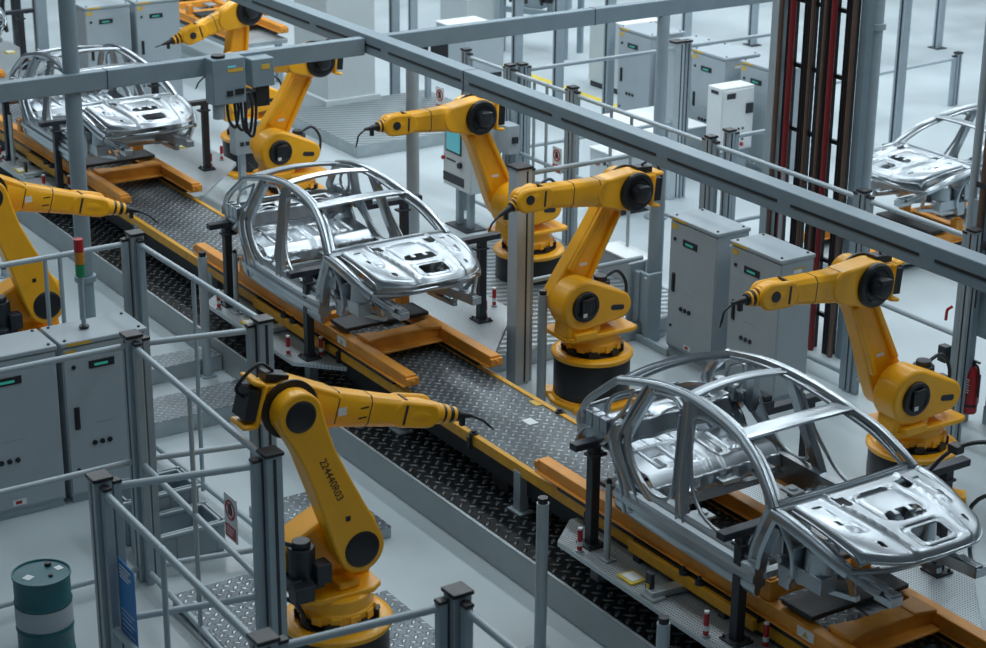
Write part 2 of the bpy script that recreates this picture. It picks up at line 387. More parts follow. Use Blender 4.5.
        def rf(u, v, A=A, B=B, D=D, n2=n2):
            i = min(n2-1, int(round(u*(n2-1)))); a, b, d = A[i], B[i], D[i]; return a*(1-v)**2+b*2*v*(1-v)+d*v*v
        part('rear_corner_panel', MB().quadgrid(rf, n2-1, 10), 'steel', r, solid=.015)
        k = MB()
        for j in range(3): k.box((-1.78-.12*j, sd*.82, 2.17-ZB), (.105, .12, .17))
        part('lamp_pocket', k, 'steel', r, bevel=.012)
        # window frame of the quarter light
        ql = S([(-1.52, .705, 2.61), (-1.74, .74, 2.50), (-1.86, .775, 2.36), (-1.80, .80, 2.26), (-1.68, .795, 2.27), (-1.57, .75, 2.43), (-1.52, .705, 2.61)], sd, 5)
        part('quarter_window_frame', MB().tube(ql, .02, 8), 'steel', r)
        # wheel house dome and strut tower
        k = MB().quadgrid(lambda u, v, sd=sd: Vector((-1.93+.36*math.cos(PI*u)*(1-.25*v*v), sd*(.86-.34*v), 1.72-ZB+.36*math.sin(PI*u)*(1-.45*v**3))), 16, 8)
        k.quadgrid(lambda u, v, sd=sd: Vector((-1.93+.36*.75*math.cos(PI*u)*(1-v), sd*.52, 1.72-ZB+.36*.55*math.sin(PI*u)*(1-v))), 16, 3)
        part('wheel_house', k, 'steel', r, solid=.01)
        # front end
        fr = S([(.80, .87, 2.29), (1.0, .87, 2.275), (1.25, .855, 2.225), (1.46, .82, 2.15), (1.60, .77, 2.08), (1.66, .73, 2.04)], sd)
        part('fender_rail', MB().sweep(fr, prof(.13, .10), (0, sd*.3, 1)), 'steel', r)
        rl = S([(.70, .50, 1.64), (1.0, .47, 1.72), (1.4, .46, 1.82), (1.7, .47, 1.85), (1.9, .50, 1.85), (2.02, .51, 1.85)], sd)
        part('front_rail', MB().sweep(rl, [(-.05, -.06), (-.05, .05), (-.02, .065), (0, .045), (.02, .065), (.05, .05), (.05, -.06)], (0, 0, 1)), 'steel', r)
        k = MB().box((2.03, sd*.51, 1.85-ZB), (.03, .13, .09)); k.box((1.9, sd*.50, 1.905-ZB), (.26, .10, .015)); k.box((1.93, sd*.565, 1.83-ZB), (.22, .015, .07))
        part('crash_mount', k, 'steel', r, bevel=.006)
        part('fender_brace', MB().tube(S([(1.66, .74, 2.02), (1.78, .64, 1.93), (1.88, .56, 1.88)], sd), .03, 8), 'steel', r)
        k = MB().lathe([(.16, 0), (.15, .22), (.10, .26), (.05, .26), (.05, .24)], 20, (1.18, sd*.60, 1.80-ZB)); k.box((1.18, sd*.66, 1.74-ZB), (.34, .2, .16))
        part('strut_tower', k, 'steel', r, bevel=.01)
        k = MB(); k.box((.82, sd*.80, 1.98-ZB), (.16, .05, .34)); k.box((.90, sd*.74, 1.66-ZB), (.14, .10, .22)); k.box((1.0, sd*.70, 1.84-ZB), (.05, .2, .3)); k.cyl((.84, sd*.78, 2.10-ZB), (.84, sd*.87, 2.10-ZB), .05, n=12); k.cyl((.88, sd*.78, 1.86-ZB), (.88, sd*.86, 1.86-ZB), .04, n=12)
        k.tube(S([(.86, .83, 2.18), (.98, .8, 1.98), (1.0, .78, 1.76), (.94, .76, 1.6)], sd), .028, 8)
        part('hinge_bracket', k, 'steel', r, bevel=.008)
        k = MB().bar((.74, sd*.62, 1.55-ZB), (1.56, sd*.50, 1.66-ZB), .06, .05); k.bar((1.5, sd*.5, 1.66-ZB), (1.66, sd*.72, 2.0-ZB), .05, .05)
        part('lower_brace', k, 'steel', r)
        # floor edge strips beside the sills
        part('floor_edge', MB().quadgrid(lambda u, v, sd=sd: Vector((-.55+1.2*u, sd*(.82-(.16+.05*math.cos(u*PI*4))*v), 1.55-ZB+.02*math.sin(v*9))), 24, 6), 'steel', r, solid=.01)
    def bow(name, x, w, z, wx, h, rise, fx, flat=False):
        pts = [(x+fx*(1-(t/8)**2), w*t/8, z-ZB+rise*(1-(t/8)**2)) for t in range(-8, 9)]
        pr = [(-wx/2, -h/2), (-wx/2, h*.2), (-wx*.36, h/2), (-wx*.2, h*.1 if not flat else h*.42), (wx*.2, h*.1 if not flat else h*.42), (wx*.36, h/2), (wx/2, h*.2), (wx/2, -h/2)]
        part(name, MB().sweep(pts, pr, (0, 0, 1)), 'steel', r)
    bow('rear_roof_header', -1.74, .67, 2.645, .07, .045, .03, -.09); bow('rear_roof_header', -1.60, .66, 2.675, .06, .04, .035, -.08)
    bow('roof_bow', -.76, .62, 2.80, .12, .04, .035, -.06)
    bow('front_roof_header', .05, .66, 2.71, .22, .035, .045, .06, True)
    bow('cowl_panel', .82, .85, 2.31, .13, .06, .05, .10); bow('cowl_flange', .76, .83, 2.345, .05, .03, .05, .10)
    part('firewall', MB().quadgrid(lambda u, v: Vector((.82+.06*math.sin(u*PI)+.02*math.sin(v*14), .80*(2*u-1), 1.62-ZB+.66*v)), 24, 10, lambda u, v: not (abs(u-.3) < .08 and .4 < v < .7)), 'steel', r, solid=.012)
    # rear shelf, bulkhead, seat pan, boot floor
    def pan(u, v):
        y = .80*(2*v-1); x = -1.66+.66*u; z = 1.87+.02*math.cos(u*PI)
        if u > .80: z -= .10*min(1, ((u-.80)/.18))**1.3
        rid = 0
        for c in (.14, .30, .70, .86): rid += .020*math.exp(-((v-c)/.012)**4)*(1 if .10 < u < .70 else 0)
        for c in (.22, .78): rid += .028*math.exp(-((v-c)/.05)**8-((u-.55)/.16)**8)
        for c in (.40, .60): rid += .018*math.exp(-((v-c)/.03)**8-((u-.42)/.25)**8)
        z += .03*math.exp(-((v-.5)/.06)**6)*(u > .1)
        return Vector((x, y, z+rid-ZB))
    part('seat_pan', MB().quadgrid(pan, 44, 100), 'steel', r, solid=.01, ang=25)
    part('seat_riser', MB().quadgrid(lambda u, v: Vector((-1.0+.012*(math.sin(v*60) > .2)+.04*u, .80*(2*v-1), 1.79-ZB-.15*u)), 4, 60), 'steel', r, solid=.01, ang=25)
    for y_ in (-.5, .05, .52): part('seat_riser_bracket', MB().box((-.93, y_, 1.70-ZB), (.16, .22, .05)), 'steel', r, bevel=.008)
    part('rear_bulkhead', MB().quadgrid(lambda u, v: Vector((-1.68-.08*u+.015*math.sin(v*26), .74*(2*v-1), 1.96-ZB+.20*u)), 6, 40), 'steel', r, solid=.01)
    part('parcel_shelf', MB().quadgrid(lambda u, v: Vector((-1.76-.26*u, .76*(2*v-1), 2.165-ZB+.02*math.cos(v*PI*8)*(u < .6))), 8, 48, lambda u, v: not (.25 < u < .8 and (.12 < v < .36 or .64 < v < .88))), 'steel', r, solid=.012)
    part('boot_floor', MB().quadgrid(lambda u, v: Vector((-1.68-.80*u, .60*(2*v-1), 1.74-ZB+.02*math.sin(v*44))), 8, 40), 'steel', r, solid=.01)
    part('rear_panel', MB().quadgrid(lambda u, v: Vector((-2.53-.05*math.sin(v*PI)+.05*u, .64*(2*v-1), 1.78-ZB+.30*u)), 8, 24, lambda u, v: not (abs(u-.5) < .2 and abs(v-.5) < .15)), 'steel', r, solid=.02)
    for x in (-.98, .62): part('floor_crossmember', MB().sweep([(x, y, 1.56-ZB) for y in (-.8, 0, .8)], [(-.06, -.02), (-.045, .04), (.045, .04), (.06, -.02)], (0, 0, 1)), 'steel', r)
    for y, x in ((-.55, -.55), (.55, -.5), (.5, .30)): part('seat_mount', MB().box((x, y, 1.62-ZB), (.2, .16, .03)).cyl((x, y, 1.63-ZB), (x, y, 1.66-ZB), .05, n=12), 'galv', r, bevel=.006)
    # hood inner panel
    def xf(t): return 2.12-.36*abs(t)**3
    def hood_xy(u, v):
        t = 2*v-1; x0 = .92+.07*(1-t*t); x = x0+u*(xf(t)-x0); w = .755+.02*u-.06*u**3; return x, t, w*t
    def se(a, b, ra, rb, p=4): return (abs(a)/ra)**p+(abs(b)/rb)**p
    def hood(u, v):
        x, t, y = hood_xy(u, v); z = 2.365-.04*u-.15*max(0, u-.2)**2+.035*(1-t*t)
        ridge = .52+.06*math.cos(u*PI)
        z += .034*math.exp(-((abs(t)-ridge)/.030)**2)*(1-u**8)
        z += .016/(1+math.exp((abs(t)-ridge)/.008))
        z -= .05*max(0, (u-.93)/.07)**2+.05*max(0, (abs(t)-.95)/.05)**2
        d = se(u-.33, t, .20, .33, 6); z -= .030*math.exp(-abs(d-1)*2.2) if d < 3 else 0
        d = se(u-.79, t, .135, .30, 6); z -= .028*math.exp(-abs(d-1)*2.0) if d < 3 else 0
        d = se(u-.14, t, .035, .22, 4); z -= .022*(1 if d < 1 else 0)
        for s in (-1, 1):
            d = se(u-.52, t-s*.72, .07, .06, 4); z += .02*math.exp(-d)
            d = se(u-.26, t-s*.76, .10, .012, 2); z += .016*math.exp(-d)
        return Vector((x, y, z-ZB))
    def hkeep(u, v):
        t = 2*v-1
        if se(u-.79, t, .095, .24, 5) < 1: return False
        if se(u-.51, t, .075, .27, 5) < 1 and not (abs(abs(t)-.11) < .035 and u < .50): return False
        for s in (-1, 1):
            if se(u-.16, t-s*.50, .075, .085, 5) < 1: return False
            if se(u-.13, t-s*.80, .02, .06, 3) < 1: return False
            if se(u-.80, t-s*.68, .05, .03, 2) < 1: return False
            if se(u-.44, t-s*.82, .045, .015, 3) < 1: return False
        return True
    hd = MB().quadgrid(hood, 90, 110, hkeep)
    part('hood_panel', hd, 'steel', r, solid=.012, ang=50)
    ed = [hood(1, j/40) for j in range(41)]; ed = [hood(j/20, 0) for j in range(20)]+ed+[hood(1-j/20, 1) for j in range(1, 21)]
    part('hood_hem', MB().tube(ed, .014, 8), 'steel', r)
    part('front_tie_bar', MB().tube(smooth_pts([(1.66, -.74, 2.03-ZB), (1.84, -.42, 2.05-ZB), (1.88, 0, 2.06-ZB), (1.84, .42, 2.05-ZB), (1.66, .74, 2.03-ZB)], 6), .028, 10), 'steel', r)
    return r
car0 = make_car(); skid0 = make_skid()
cars = [(-12.6, YC, 'bare silver car body nearest the camera, in front of the large black-barrelled robots', car0),
        (-20.92, YC, 'bare silver car body in the middle of the line, under the long grey overhead beam', None),
        (-29.30, YC+.06, 'bare silver car body crossed by the overhead beam with the grey control boxes', None),
        (-38.0, YC+.1, 'bare silver car body farthest along the line at the edge of the picture', None)]
for x, y, lab, c in cars:
    c = c or copy_tree(car0); c.location = (x, y, ZB); c['label'] = lab; c['group'] = 'car bodies on the conveyor line'
c = copy_tree(car0); c['label'] = 'dim car body shell behind the tall pipes, hood pointing away from the line'; c.rotation_euler = (0, 0, PI)
p = at(873, 177, 2, 1.42); AR = math.radians(-90); FD = Vector((math.cos(AR), math.sin(AR))); c.rotation_euler = (0, 0, AR); cc = p.xy-FD*2.1; c.location = (cc.x, cc.y, ZB-.74)
sk = [(-12.86, YC, 'orange skid carrying the nearest silver car body', skid0), (-21.54, YC, 'orange skid carrying the car body in the middle of the line', None),
      (-30.2, YC+.03, 'orange skid carrying the car body under the control boxes', None), (-39.1, YC+.05, 'orange skid farthest along the conveyor', None),
      ]
for x, y, lab, c in sk:
    c = c or copy_tree(skid0); c.location = (x, y, DZ); c['label'] = lab; c['group'] = 'orange skids'
p2 = cc
c = copy_tree(skid0); c.location = (p2.x, p2.y, DZ-.74); c.rotation_euler = (0, 0, AR); c['label'] = 'orange and black skid under the dim car body behind the pipes'
q = at(258, 34, 2, 1.1)-Vector((2.9, 0, 0)); c = copy_tree(skid0); c.location = (q.x, q.y, DZ); c['label'] = 'orange skid standing on a grey table behind the farthest robot'
for nm, lab, pp, d, tz in (('side_table', 'low grey table under the dim car body behind the pipes', p2, (6.2, 1.3), .21), ('skid_table', 'low grey table under the far orange skid', q, (6.0, 1.3), .95)):
    t = root(nm, lab, 'table', (pp[0], pp[1], 0), AR if nm == 'side_table' else 0)
    part('table_top', MB().box((0, 0, tz-.05), (*d, .1)), 'galv', t, bevel=.01)
    for sx in (-1, 1):
        for sy in (-1, 1): part('leg', MB().box((sx*(d[0]/2-.15), sy*(d[1]/2-.15), (tz-.1)/2), (.12, .12, tz-.1)), 'post', t)

# ------------------------------------------------------------------ robots
def robot(cx, cy, faces, pose, label, txt=False, group='yellow welding robots'):
    rz = 0 if faces > 0 else PI
    r = root('welding_robot', label, 'robot', (cx, cy, 0), rz, group)
    sh, el, wr, fln, tip = [Vector((0, *pose[k])) for k in ('sh', 'el', 'wr', 'fl', 'tip')]
    # pedestal
    k = MB().lathe([(.575, 0), (.575, .05), (.515, .055), (.515, .09)], 40); 
    for a in range(4): k.box((.57*math.cos(a*PI/2+PI/4), .57*math.sin(a*PI/2+PI/4), .035), (.20, .24, .07), a*PI/2+PI/4)
    part('foot_plate', k, 'yellow', r, bevel=.008)
    part('pedestal', MB().lathe([(.50, .09), (.505, .12), (.505, .57), (.49, .62)], 48), 'barrel', r)
    part('pedestal_label', MB().quadgrid(lambda u, v: Vector((.507*math.cos(-PI*.5-.95+.22*u+(PI if faces < 0 else 0)), .507*math.sin(-PI*.5-.95+.22*u+(PI if faces < 0 else 0)), .30+.09*v)), 6, 1), 'sticker', r)
    part('top_ring', MB().lathe([(.38, .615), (.53, .615), (.54, .63), (.54, .665), (.525, .68), (.45, .70), (.38, .68), (.38, .615)], 48), 'yellow', r)
    k = MB().prism(circ((0, 0), .41, 8), .61, .70, 2); k.prism(circ((0, 0), .36, 8), .66, .77, 2)
    for a in range(8):
        t = a*PI/4+.2; k.box((.36*math.cos(t), .36*math.sin(t), .72), (.10, .12, .11), t)
        k.tube([(.33*math.cos(t), .33*math.sin(t), .78), (.41*math.cos(t+.1), .41*math.sin(t+.1), .75), (.40*math.cos(t+.25), .40*math.sin(t+.25), .69)], .014, 6)
    part('base_frame', k, 'black', r, bevel=.008)
    k = MB().lathe([(.34, .74), (.36, .76), (.36, .84), (.34, .86), (.34, .98), (.30, 1.0)], 40)
    for a in range(12):
        t = a*PI/6; k.box((.355*math.cos(t), .355*math.sin(t), .79), (.05, .11, .09), t)
    part('turntable', k, 'yellow', r, bevel=.006)
    fy = sh.y+.24; k = MB().prism([(-.36, -.46), (.16, -.46), (.26, -.30), (.28, fy-.12), (.20, fy), (-.28, fy+.02), (-.38, fy-.08), (-.40, -.36)], .98, 1.04, 2)
    k.box((-.36, sh.y, 1.06), (.12, .34, .10)); k.box((.10, sh.y-.1, 1.08), (.20, .22, .08))
    part('carousel_plate', k, 'yellow', r, bevel=.015)
    # shoulder housing on the -x side
    tail = (sh.y-.56, sh.z-.09)
    k = MB().prism(hull2((sh.y, sh.z), .335, tail, .185, 18), -.36, .0, 0)
    k.prism([(sh.y-.28, 1.03), (sh.y+.26, 1.03), (sh.y+.24, 1.3), (sh.y-.3, 1.3)], -.33, -.02, 0)
    part('shoulder_housing', k, 'yellow', r, bevel=.035)
    k = MB().lathe([(.205, 0), (.205, .03), (.19, .045), (.15, .05), (.14, .035), (.0, .035)], 28, (-.355, sh.y, sh.z), (-1, 0, 0))
    k.box((-.40, sh.y+.02, sh.z+.02), (.05, .14, .20)); k.box((-.405, sh.y+.06, sh.z-.09), (.05, .08, .06)); k.tube([(-.40, sh.y-.1, sh.z+.1), (-.43, sh.y-.04, sh.z+.12), (-.42, sh.y+.06, sh.z+.1)], .02, 8)
    m = part('shoulder_motor', k, 'black', r, bevel=.006)
    part('motor_label', MB().box((-.432, sh.y+.05, sh.z-.09), (.004, .06, .05)), 'white', m)
    part('badge', MB().prism(hull2((tail[0]-.02, tail[1]-.02), .035, (tail[0]+.12, tail[1]-.0), .035), -.366, -.35, 0), 'dark', r)
    # drive motor at the back
    k = MB().box((.05, sh.y-.55, 1.22), (.34, .34, .14)); k.cyl((.10, sh.y-.56, 1.26), (.10, sh.y-.56, 1.58), .13, n=16); k.cyl((.10, sh.y-.56, 1.58), (.10, sh.y-.56, 1.64), .09, n=16); k.box((.22, sh.y-.42, 1.33), (.16, .16, .2)); k.box((.28, sh.y-.66, 1.2), (.16, .2, .16))
    k.tube(smooth_pts([(.10, sh.y-.62, 1.6), (.08, sh.y-.82, 1.66), (.05, sh.y-.95, 1.45), (.0, sh.y-.85, 1.15), (.05, sh.y-.6, .95), (.1, -.38, .72)], 5), .024, 8)
    part('drive_motor', k, 'dark', r, bevel=.012)
    # link arm on the +x side
    d = (el-sh); L_ = d.length; d.normalize(); nrm = Vector((0, -d.z, d.y))
    ol = []
    for t in range(21):
        a = PI+PI*t/20; ol.append((sh.y+.245*(math.cos(a)*nrm.y+math.sin(a)*d.y), sh.z+.245*(math.cos(a)*nrm.z+math.sin(a)*d.z)))
    for s_, w in ((.12, .24), (.28, .215), (.5, .188), (.7, .172), (.86, .195)):
        p = sh+d*(L_*s_); ol.append((p.y+nrm.y*w, p.z+nrm.z*w))
    for t in range(21):
        a = PI*t/20; ol.append((el.y+.225*(math.cos(a)*nrm.y+math.sin(a)*d.y), el.z+.225*(math.cos(a)*nrm.z+math.sin(a)*d.z)))
    for s_, w in ((.86, .195), (.7, .172), (.5, .188), (.28, .215), (.12, .24)):
        p = sh+d*(L_*s_); ol.append((p.y-nrm.y*w, p.z-nrm.z*w))
    k = MB().prism(ol, .06, .27, 0)
    for sgn in (-1, 1):
        a = sh+d*(L_*.2)+nrm*sgn*.175; b = sh+d*(L_*.80)+nrm*sgn*.128
        k.bar((.035, a.y, a.z), (.035, b.y, b.z), .07, .07, (1, 0, 0))
    ar = part('link_arm', k, 'yellow', r, bevel=.022)
    for c, rad in ((sh, .165), (el, .135)):
        part('joint_cap', MB().lathe([(rad+.02, 0), (rad+.02, .012), (rad, .025), (rad*.9, .03), (0, .032)], 32, (.262, c.y, c.z), (1, 0, 0)), 'black', r, label='black round joint cap')
    part('arm_plate', MB().box((.272, sh.y+d.y*L_*.24, sh.z+d.z*L_*.24), (.004, .05, .05)), 'black', ar)
    k = MB().bar((.03, sh.y+d.y*L_*.30+nrm.y*.02, sh.z+d.z*L_*.30+nrm.z*.02), (.03, sh.y+d.y*L_*.36+nrm.y*.02, sh.z+d.z*L_*.36+nrm.z*.02), .012, .10, nrm)
    part('arm_label', MB().box((.057, sh.y+d.y*L_*.3, sh.z+d.z*L_*.3), (.006, .12, .04)), 'white', ar)
    if txt:
        c = sh+d*(L_*.53); text('serial_number', '224440R03', 0.108, 'black', ar, (.272, c.y+nrm.y*-.01, c.z+nrm.z*-.01), -d, Vector((0, d.z, -d.y)) if d.z > 0 else nrm)
    # elbow housing and forearm
    f = (wr-el); FL = f.length; f.normalize(); n2 = Vector((0, -f.z, f.y))
    sgn = 1 if n2.z > 0 else -1; n2 = n2*sgn
    base = el+f*.42
    k = MB().prism(hull2((el.y, el.z), .265, (base.y, base.z), .19, 18), -.25, .033, 0)
    b = el-f*.26+n2*.10; k.prism([(b.y, b.z), (b.y+f.y*.3, b.z+f.z*.3), (b.y+f.y*.3+n2.y*.13, b.z+f.z*.3+n2.z*.13), (b.y-f.y*.05+n2.y*.10, b.z-f.z*.05+n2.z*.10)], -.22, .02, 0)
    b = el-f*.29; k.bar((-.10, b.y+n2.y*.21, b.z+n2.z*.21), (-.10, b.y-n2.y*.22, b.z-n2.z*.22), .30, .05, f)
    for e in (.20, -.20): k.bar((-.10, *(b+n2*e).yz), (-.10, *(b-f*.14+n2*e*1.1).yz), .30, .05, n2)
    part('elbow_housing', k, 'yellow', r, bevel=.03)
    k = MB().lathe([(.255, 0), (.255, .035), (.235, .055), (.19, .06), (.17, .04), (.12, .04)], 36, (-.245, el.y, el.z), (-1, 0, 0))
    for a in range(8): k.box((-.292, el.y+.20*math.cos(a*PI/4), el.z+.20*math.sin(a*PI/4)), (.02, .04, .04))
    part('joint_ring', k, 'black', r, label='black round joint ring')
    part('joint_ring', MB().lathe([(.285, 0), (.285, .028), (.2, .03), (.2, 0), (.285, 0)], 36, (.034, el.y, el.z), (1, 0, 0)), 'black', r, label='black round joint ring')
    k = MB().lathe([(.115, 0), (.115, .10), (.10, .15), (.06, .17), (0, .172)], 24, (-.28, el.y, el.z), (-1, 0, 0)); k.box((-.40, el.y, el.z+.05), (.09, .16, .12))
    part('elbow_motor', k, 'dark', r, bevel=.012)
    b = el-f*.37
    k = MB().bar((-.10, *(b+n2*.15).yz), (-.10, *(b-n2*.15).yz), .26, .12, f); b2 = el-f*.16+n2*.26
    k.bar((-.10, *(b2+f*.12).yz), (-.10, *(b2-f*.12).yz), .16, .08, n2); k.tube(smooth_pts([(-.1, b2.y, b2.z+.05), (-.1, *(b2-f*.18+n2*.10).yz), (-.1, *(b-f*.14+n2*.12).yz), (-.1, b.y, b.z+.02)], 5), .018, 8)
    part('wrist_motors', k, 'black', r, bevel=.012)
    X0 = -.10
    def sec(c, hw, hh, ch=.35):
        o_ = [(-1, -1+ch), (-1, 1-ch), (-1+ch, 1), (1-ch, 1), (1, 1-ch), (1, -1+ch), (1-ch, -1), (-1+ch, -1)]
        return [Vector((X0+a*hw, c.y+n2.y*b_*hh, c.z+n2.z*b_*hh)) for a, b_ in o_]
    a0 = .26/FL
    k = MB().ring_loft([sec(el+f*FL*t, w, h) for t, w, h in ((a0, .15, .205), (.34, .138, .178), (.62, .128, .155), (.87, .118, .138))])
    fo = part('forearm', k, 'yellow', r, bevel=.015)
    for t, w, h in ((.35, .1395, .1790), (.60, .1300, .159)):
        part('forearm_seam', MB().ring_loft([sec(el+f*(FL*t+e), w, h) for e in (-.006, .006)]), 'dark', fo)
    k = MB()
    for e in (-.05, .05): 
        p = el+f*FL*.42+n2*e; k.box((X0-.131, p.y, p.z), (.006, .09, .015)); p = el+f*FL*.55+n2*e; k.box((X0+.130, p.y, p.z), (.006, .09, .015))
    part('data_plate', k, 'black', fo)
    p = el+f*FL*.39; part('data_sheet', MB().box((X0+.136, p.y, p.z), (.004, .09, .08)), 'white', fo)
    # wrist
    g = (fln-wr).normalized(); gl = (fln-wr).length
    w0 = el+f*FL*.87; wm = wr-f*.02
    k = MB().prism(hull2((w0.y, w0.z), .15, (wr.y+g.y*gl*.2, wr.z+g.z*gl*.2), .155, 14), X0-.13, X0-.055, 0); k.prism(hull2((w0.y, w0.z), .138, (wr.y+g.y*gl*.2, wr.z+g.z*gl*.2), .128, 14), X0+.055, X0+.13, 0)
    k.lathe([(.11, -.17), (.135, -.11), (.142, 0), (.135, .07), (.112, gl*.55)], 24, (X0, wr.y, wr.z), g)
    part('wrist', k, 'yellow', r, bevel=.03)
    part('wrist_cap', MB().lathe([(.06, 0), (.06, .015), (0, .018)], 18, (X0-.128, wr.y+f.y*.02, wr.z+f.z*.02), (-1, 0, 0)), 'dark', r)
    part('wrist_seam', MB().ring_loft([sec(el+f*(FL*.872+e), .137, .145) for e in (-.012, .012)]), 'dark', r)
    k = MB()
    for e0, e1, rr in ((.50, .62, .105), (.70, .80, .095), (.90, 1.0, .08)): a, b = wr+g*gl*e0, wr+g*gl*e1; k.cyl((X0, a.y, a.z), (X0, b.y, b.z), rr, n=22)
    part('flange_ring', k, 'yellow', r, bevel=.006)
    k = MB()
    for e0, e1, rr in ((.6, .72, .09), (.78, .92, .082), (.98, 1.1, .065)): a, b = wr+g*gl*e0, wr+g*gl*e1; k.cyl((X0, a.y, a.z), (X0, b.y, b.z), rr, n=22)
    td = (tip-fln); t1 = fln+g*.06+td*.15
    a = fln; k.tube([(X0, a.y, a.z), (X0, *(fln+g*.08).yz), (X0, *(fln+g*.14).yz), (X0, *(fln+g*.22).yz)], lambda i: (.05, .042, .03, .018)[i], 14)
    k.box((X0, *(fln+g*.10-Vector((0, 0, .06))).yz), (.05, .05, .1))
    part('torch_body', k, 'black', r, bevel=.006)
    s0 = fln+g*.20; mid = s0+g*.06+(tip-s0)*.30
    pts = smooth_pts([(X0, s0.y, s0.z), (X0, mid.y, mid.z), (X0, *(mid.lerp(tip, .5)).yz), (X0, tip.y, tip.z)], 5)
    part('torch_neck', MB().tube(pts, lambda i: .013 if i < len(pts)-3 else .008, 8), 'dark', r)
    return r
P_back = dict(sh=(.39, 1.45), el=(-.44, 2.82), wr=(1.16, 2.96), fl=(1.36, 2.87), tip=(1.71, 2.60))
P_fwd = dict(sh=(.39, 1.44), el=(1.07, 2.90), wr=(2.46, 3.02), fl=(2.76, 3.01), tip=(3.12, 2.76))
P_fwdA = dict(sh=(.39, 1.44), el=(1.04, 2.89), wr=(2.41, 2.95), fl=(2.66, 2.94), tip=(3.02, 2.69))
P_left = dict(sh=(.14, 1.47), el=(-.47, 2.97), wr=(.95, 2.57), fl=(1.39, 2.44), tip=(1.86, 2.17))
P_G = dict(sh=(.25, 1.45), el=(.05, 2.98), wr=(1.12, 2.66), fl=(1.46, 2.58), tip=(1.81, 2.50))
robot(-23.19, 15.85, -1, P_fwdA, 'yellow robot reaching left over the hood of the middle car body')
robot(-19.25, 14.19, -1, P_back, 'yellow robot with raised elbow beside the deck, behind the tail of the nearest car')
robot(-14.84, 15.64, -1, P_fwd, 'yellow robot behind the hood of the nearest car body, in front of the red extinguisher')
robot(-14.79, 7.93, 1, P_left, 'yellow robot numbered 224440R03 inside the front fence', txt=True)
robot(-22.74, 7.86, 1, P_left, 'yellow robot behind the cabinet with the signal tower')
robot(-27.75, 14.22, -1, P_back, 'yellow robot under the overhead cross beam, right beside the middle car roof')
robot(-31.26, 15.18, -1, P_G, 'farthest yellow robot, partly hidden by the grey control boxes')

